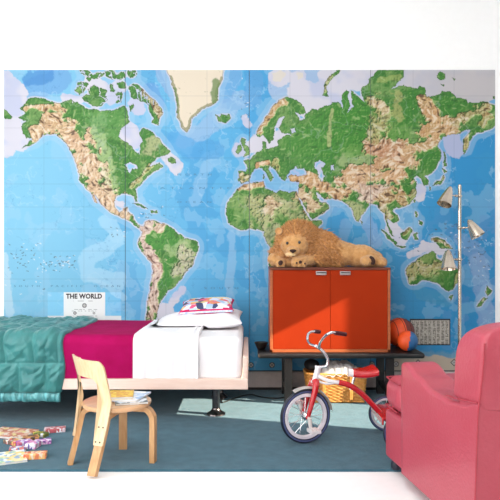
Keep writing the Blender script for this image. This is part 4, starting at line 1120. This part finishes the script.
#@@TOYS
# ------------------------------------------------------------------ books and boxes on the carpet, lower left
def at(px, py): d = F*CAMH/(py-YH); return Vector(((px-250)*d/F, d-DW, 0))
TOY = [
 ('picture_book', 12, 434, 0.26, 0.18, 0.012, -14, [(230,190,170),(214,140,120),(240,226,214),(190,120,90),(236,220,160)], 'peach coloured picture book lying at the left edge behind the small boxes'),
 ('picture_book', 7, 459, 0.19, 0.19, 0.012, 25, [(240,216,140),(236,240,244),(176,206,180),(150,176,210),(240,228,180)], 'yellow and white picture book at the lower left corner of the carpet'),
 ('game_box', 55, 431.5, 0.125, 0.060, 0.024, 14, [(206,100,110),(240,236,240),(190,96,100),(226,206,214)], 'red and white little box lying nearest to the bed, apart from the heap'),
 ('game_box', 35.5, 458, 0.115, 0.055, 0.030, 10, [(232,132,90),(244,190,120),(222,110,80),(240,220,200)], 'orange printed little box lying alone in front of the heap'),
 ('game_box', 41, 436, 0.085, 0.045, 0.022, -25, [(110,120,60),(236,236,240),(80,90,60),(200,190,90)], 'olive and white little box at the back of the heap'),
 ('game_box', 31, 440, 0.085, 0.06, 0.022, 25, [(150,96,70),(206,150,90),(90,70,60)], 'brown printed little box in the middle of the heap'),
 ('game_box', 43, 443.5, 0.09, 0.05, 0.022, 20, [(196,120,190),(236,190,226),(150,90,170),(240,236,246)], 'lilac little box at the right edge of the heap of boxes'),
 ('game_box', 33, 447.5, 0.06, 0.07, 0.030, -8, [(226,150,196),(240,236,246),(120,100,180)], 'pink and white little box standing at the front of the heap'),
 ('game_box', 24, 445, 0.08, 0.055, 0.026, 40, [(170,110,190),(230,226,240),(220,120,150)], 'purple little box at the centre left of the heap'),
 ('game_box', 13.5, 443.5, 0.10, 0.06, 0.022, -30, [(222,110,110),(236,200,110),(130,100,90),(240,230,226)], 'red and yellow little box at the left of the heap'),
 ('game_box', 18, 450.5, 0.09, 0.05, 0.020, 15, [(90,120,170),(226,226,236),(206,120,120)], 'blue and white little box between the heap and the yellow book'),
]
for i, (nm, px, py, lx, ly, h, rz, cols, lab) in enumerate(TOY):
    p = at(px, py)
    m_ = print_mat('print_%d' % i, cols, 60 if nm == 'game_box' else 40, 0.4, i*1.37, (1,1,0.3))
    if nm == 'picture_book':
        slab(nm, lx, ly, h, p, math.radians(rz), m_, pg, lab, 'book', None)
    else:
        t = thing(nm, lab, 'box', p, math.radians(rz))
        bm = NB(); box(bm, (-lx/2, -ly/2, 0), (lx/2, ly/2, h*0.72), 0.002); obj('box_tray', bm, m_, t, local=True)
        bm = NB(); box(bm, (-lx/2-0.001, -ly/2-0.001, h*0.5), (lx/2+0.001, ly/2+0.001, h), 0.003); obj('lid', bm, m_, t, local=True)
#@@LAMP
# ------------------------------------------------------------------ floor lamp
LD = 4.72
lp = P(459.6, 300, LD); lamp = thing('floor_lamp', 'tall brushed nickel floor lamp with three bullet shades behind the armchair', 'lamp', (lp.x, lp.y, 0))
ztop = P(0,184.5,LD).z
bm = NB(); tube(bm, [(lp.x, lp.y, 0.02), (lp.x, lp.y, ztop-0.01)], 0.0125, 24); ellip(bm, (lp.x, lp.y, ztop-0.012), (0.0125,0.0125,0.014), 20); obj('pole', bm, M['nickel'], lamp)
bm = NB(); lathe(bm, [(0,0),(0.135,0),(0.14,0.006),(0.135,0.016),(0.03,0.026),(0.016,0.034),(0.0,0.034)], 48, Matrix.Translation((lp.x, lp.y, 0))); obj('base', bm, M['nickel'], lamp)
mbulb = mat('frosted_bulb', (250,240,225), 0.4)
for (ax, ay), (ox, oy), side_, zy in (((450.8,186.5),(443.8,204.3),-1,196), ((468.3,219.5),(477.6,236.0),1,228), ((448.2,249.5),(448.0,268.8),-1,259.5)):
    apex = P(ax, ay, LD-0.045); mouth = P(ox, oy, LD-0.075); mouth.y -= 0.01
    ax_d = (mouth-apex); Ln = ax_d.length; mm = frame_to(apex, ax_d)
    prof = [(0.0,0.0),(0.010,0.004),(0.020,0.02),(0.031,0.05),(0.041,0.085),(0.049,0.118),(0.055,0.148),(0.056,0.152),(0.0535,0.151),(0.047,0.118),(0.038,0.083),(0.028,0.05),(0.015,0.022),(0.0,0.012)]
    k = Ln/0.150; prof = [(r, h*k) for r, h in prof]
    bm = NB(); lathe(bm, prof, 40, mm); sh = obj('lamp_shade', bm, M['nickel'], lamp)
    bm = NB(); ellip(bm, mm @ Vector((0,0,0.095*k)), (0.026,0.026,0.026), 20); obj('bulb', bm, mbulb, sh)
    zz = P(0, zy, LD).z; a0 = Vector((lp.x, lp.y, zz)); att = mm @ Vector((0,0,Ln*0.5)); att.z = zz
    bm = NB(); e_ = Vector((lp.x+side_*0.05, lp.y-0.05, zz)) ; tube(bm, [a0, a0+Vector((side_*0.030,-0.01,0)), mm @ Vector((0,0,Ln*0.47))], 0.0055, 12)
    ellip(bm, a0, (0.019,0.019,0.016), 16); tube(bm, [a0+Vector((side_*0.022,-0.008,0)), a0+Vector((side_*0.036,-0.013,0))], 0.010, 14)
    obj('swivel_arm', bm, M['nickel'], lamp)
#@@ARMCHAIR
# ------------------------------------------------------------------ armchair
ang = math.atan2(0.146, 0.989)
AF = Vector((0.722, 3.00-DW, 0))
arm_c = thing('armchair', 'rose pink leather armchair in the right foreground turned towards the map wall', 'armchair', AF, 0)
arm_c.rotation_euler = (0,0, ang)
# local: +x across the chair to its right-hand side, -y backwards (towards the camera), z up
W = 0.74
def armtop(t):
    ks = [(0.0,0.588),(0.08,0.586),(0.2,0.550),(0.36,0.517),(0.5,0.515),(0.62,0.530),(0.74,0.565)]
    for (a, b), (c, d) in zip(ks, ks[1:]):
        if t <= c:
            u = (t-a)/(c-a); u = u*u*(3-2*u); return b+(d-b)*u
    return ks[-1][1]
def armmesh(x0, x1):
    bm = NB(); g = []; N = 28; r = 0.022
    for i in range(N+1):
        t = 0.745*i/N; zt = armtop(t); z0 = 0.05
        e = 0.018*(1-min(1, i/1.5)) 
        prof = []
        for (cx, cz, a0, a1) in ((x0+r, zt-r-e, PI, PI/2), (x1-r, zt-r-e, PI/2, 0)):
            for k in range(6):
                a = a0+(a1-a0)*k/5; prof.append((cx+r*math.cos(a), cz+r*math.sin(a)))
        prof = [(x0, z0)]+[(x0, z0+(zt-r-z0)*k/8) for k in range(1, 8)]+prof+[(x1, z0+(zt-r-z0)*k/8) for k in range(7, 0, -1)]+[(x1, z0)]
        if i == 0: yy = 0.0
        row = []
        for x, z in prof:
            xi = x; 
            if i == 0: xi = x+(0.014 if x < (x0+x1)/2 else -0.014)
            lean = -0.045*max(0, (t-0.66)/0.085)*max(0, (0.5-z))
            row.append(bm.verts.new((xi, -t-(-0.0)-lean*-1*0+ (0.07*max(0,(0.52-z))*max(0,(t-0.6)/0.145)), z)))
        g.append(row)
    grid_faces(bm, g); bm.faces.new(g[0]); bm.faces.new(g[-1][::-1])
    for i in range(N): bm.faces.new((g[i][0], g[i][-1], g[i+1][-1], g[i+1][0]))
    return bm
for x0 in (0.0, W-0.165): obj('arm', armmesh(x0, x0+0.165), M['pink_leather'], arm_c, local=True, angle=50)
def soft(bm, lo, hi, bev, cuts=0, seg=6):
    box(bm, lo, hi, bev, seg)
bm = NB(); box(bm, (0.012, -0.66, 0.05), (W-0.012, 0.225, 0.300), 0.020, 4); obj('seat_base', bm, M['pink_leather'], arm_c, local=True, angle=50)
# T cushion wraps round the arm fronts
bm = NB(); box(bm, (0.170, -0.50, 0.302), (W-0.170, 0.20, 0.475), 0.04, 6); box(bm, (0.010, 0.012, 0.302), (W-0.010, 0.245, 0.475), 0.065, 8)
for v in bm.verts:
    v.co += Vector((0,0.006*noise.noise(v.co*9),0.008*noise.noise(v.co*7)))
obj('seat_cushion', bm, M['pink_leather'], arm_c, local=True, angle=70)
bm = NB(); tube(bm, [(0.012,0.05,0.318),(0.012,0.15,0.318),(0.02,0.235,0.318),(0.1,0.246,0.318),(W-0.1,0.246,0.318)], 0.004, 8); tube(bm, [(0.016,0.03,0.458),(0.014,0.15,0.460),(0.022,0.225,0.460),(0.1,0.242,0.460),(W-0.1,0.242,0.460)], 0.004, 8)
obj('piping', bm, M['seam_leather'], arm_c, local=True)
# back: deep rounded block, leaning back a little
def backmesh():
    bm = NB(); box(bm, (0.002, -0.755, 0.0), (W-0.002, -0.53, 0.32), 0.0)
    bmesh.ops.subdivide_edges(bm, edges=bm.edges[:], cuts=7, use_grid_fill=True)
    for v in bm.verts:
        x, y, z = v.co; u = (x-W/2)/(W/2); w_ = (y+0.6425)/0.1125; q = z/0.32
        # round the section with a superellipse in the upper part
        rt = max(0, q-0.45)/0.55
        ww = w_*(1-0.38*rt**3.0*(1.0 if w_ > 0 else 0.45)); 
        uu = u*(1-0.05*rt**4)*(1-0.015*abs(w_)**6)
        zz = z-0.028*rt*(abs(u)**8) - 0.03*rt*(max(0, w_)**3)
        bulge = 0.018*math.sin(q*PI)*(1-abs(u)**4) if w_ > 0.9 else 0
        v.co = Vector((W/2+uu*W/2, -0.6425+ww*0.1125-0.03*q+bulge, 0.525+zz))
    return bm
bm = backmesh(); o = obj('backrest', bm, M['pink_leather'], arm_c, local=True, angle=70)
md = o.modifiers.new('sub', 'SUBSURF'); md.levels = 2; md.render_levels = 2
# outer back panel below
bm = NB(); g = []
for i in range(21):
    z = 0.05+0.50*i/20; y = -0.742+0.07*max(0, 0.52-z)
    g.append([bm.verts.new((x, y+0.004, z)) for x in (0.006, 0.006)]+[bm.verts.new((W-0.006, y+0.004, z))])
bm.free()
bm = NB(); extrude_poly(bm, [(0.004,-0.742+0.033,0.05),(0.004,-0.748,0.55),(0.004,-0.60,0.55),(0.004,-0.60,0.05)], (W-0.008,0,0)); obj('outer_back', bm, M['pink_leather'], arm_c, local=True, smooth=False)
bm = NB()
tube(bm, spline([(0.003,-0.712,0.06),(0.002,-0.733,0.35),(0.001,-0.748,0.53),(0.004,-0.772,0.66),(0.012,-0.772,0.78)], 6), 0.004, 8)
tube(bm, [(0.001,-0.50,0.531),(0.0,-0.6,0.538),(0.0,-0.745,0.560)], 0.0035, 8)
obj('seam_piping', bm, M['seam_leather'], arm_c, local=True)
for x, y in ((0.05,0.165),(W-0.05,0.165),(0.05,-0.60),(W-0.05,-0.60)):
    bm = NB(); lathe(bm, [(0,0),(0.020,0),(0.026,0.012),(0.026,0.034),(0.018,0.052),(0,0.052)], 20, Matrix.Translation((x,y,0))); obj('foot', bm, M['caster'], arm_c, local=True)
#@@CORD
bm = NB(); cpts = [P(222,394,4.55), P(236,394.5,4.7), P(250,392.5,4.8), P(262,396,4.72), P(276,398,4.68), P(290,394,4.75)]
for q in cpts: q.z = 0.006
tube(bm, spline([Vector((-0.20,-0.22,0.006))]+cpts+[Vector((0.42,-0.06,0.006))], 10), 0.005, 8)
tag(recenter(obj('power_cord', bm, M['cord'])), 'thin black cord running over the carpet between the bed leg and the bench', 'cord')
#@@LIGHT
# ------------------------------------------------------------------ light and camera
def area(name, loc, target, sx, sy, power, col=(1,1,1)):
    l = bpy.data.lights.new(name, 'AREA'); l.shape = 'RECTANGLE'; l.size = sx; l.size_y = sy; l.energy = power; l.color = col
    o = bpy.data.objects.new(name, l); C.objects.link(o); o.location = loc
    o.rotation_euler = (Vector(target)-Vector(loc)).to_track_quat('-Z', 'Y').to_euler(); return o
area('front_soft_light', (-2.4,-7.0,1.75), (-0.1,0,0.9), 2.8, 2.4, 100, (1.0,0.985,0.97))  # added softbox for the broad front-left light; no window there
area('left_soft_light', (-3.3,-3.0,1.4), (0,-0.5,0.8), 2.6, 2.0, 70, (0.97,0.985,1.0))  # added soft fill from the left
area('ceiling_light', (-0.4,-3.1,3.3), (-0.4,-1.8,0), 2.2, 1.6, 62, (1.0,0.98,0.95))
s = bpy.data.lights.new('sun', 'SUN'); s.energy = 15; s.angle = math.radians(0.6); s.color = (1.0,0.92,0.72)
so_ = bpy.data.objects.new('sun', s); C.objects.link(so_); so_.location = (6,-3,4)
so_.rotation_euler = Vector((-1,0.28,-0.506)).to_track_quat('-Z', 'Y').to_euler()
w = bpy.data.worlds.new('world'); bpy.context.scene.world = w; w.use_nodes = True
w.node_tree.nodes['Background'].inputs[0].default_value = (0.95,0.97,1.0,1); w.node_tree.nodes['Background'].inputs[1].default_value = 0.15
cd = bpy.data.cameras.new('camera'); co_ = bpy.data.objects.new('camera', cd); C.objects.link(co_)
co_.location = (0,-DW,CAMH); co_.rotation_euler = (PI/2,0,0); cd.sensor_width = 36; cd.lens = F/500*36
cd.shift_y = (YH-250)/500.0; cd.clip_start = 0.05
sc_ = bpy.context.scene; sc_.camera = co_
sc_.view_settings.view_transform = 'Standard'; sc_.view_settings.look = 'None'; sc_.view_settings.gamma = 1; sc_.view_settings.use_curve_mapping = False
sc_.view_settings.exposure = 0.15
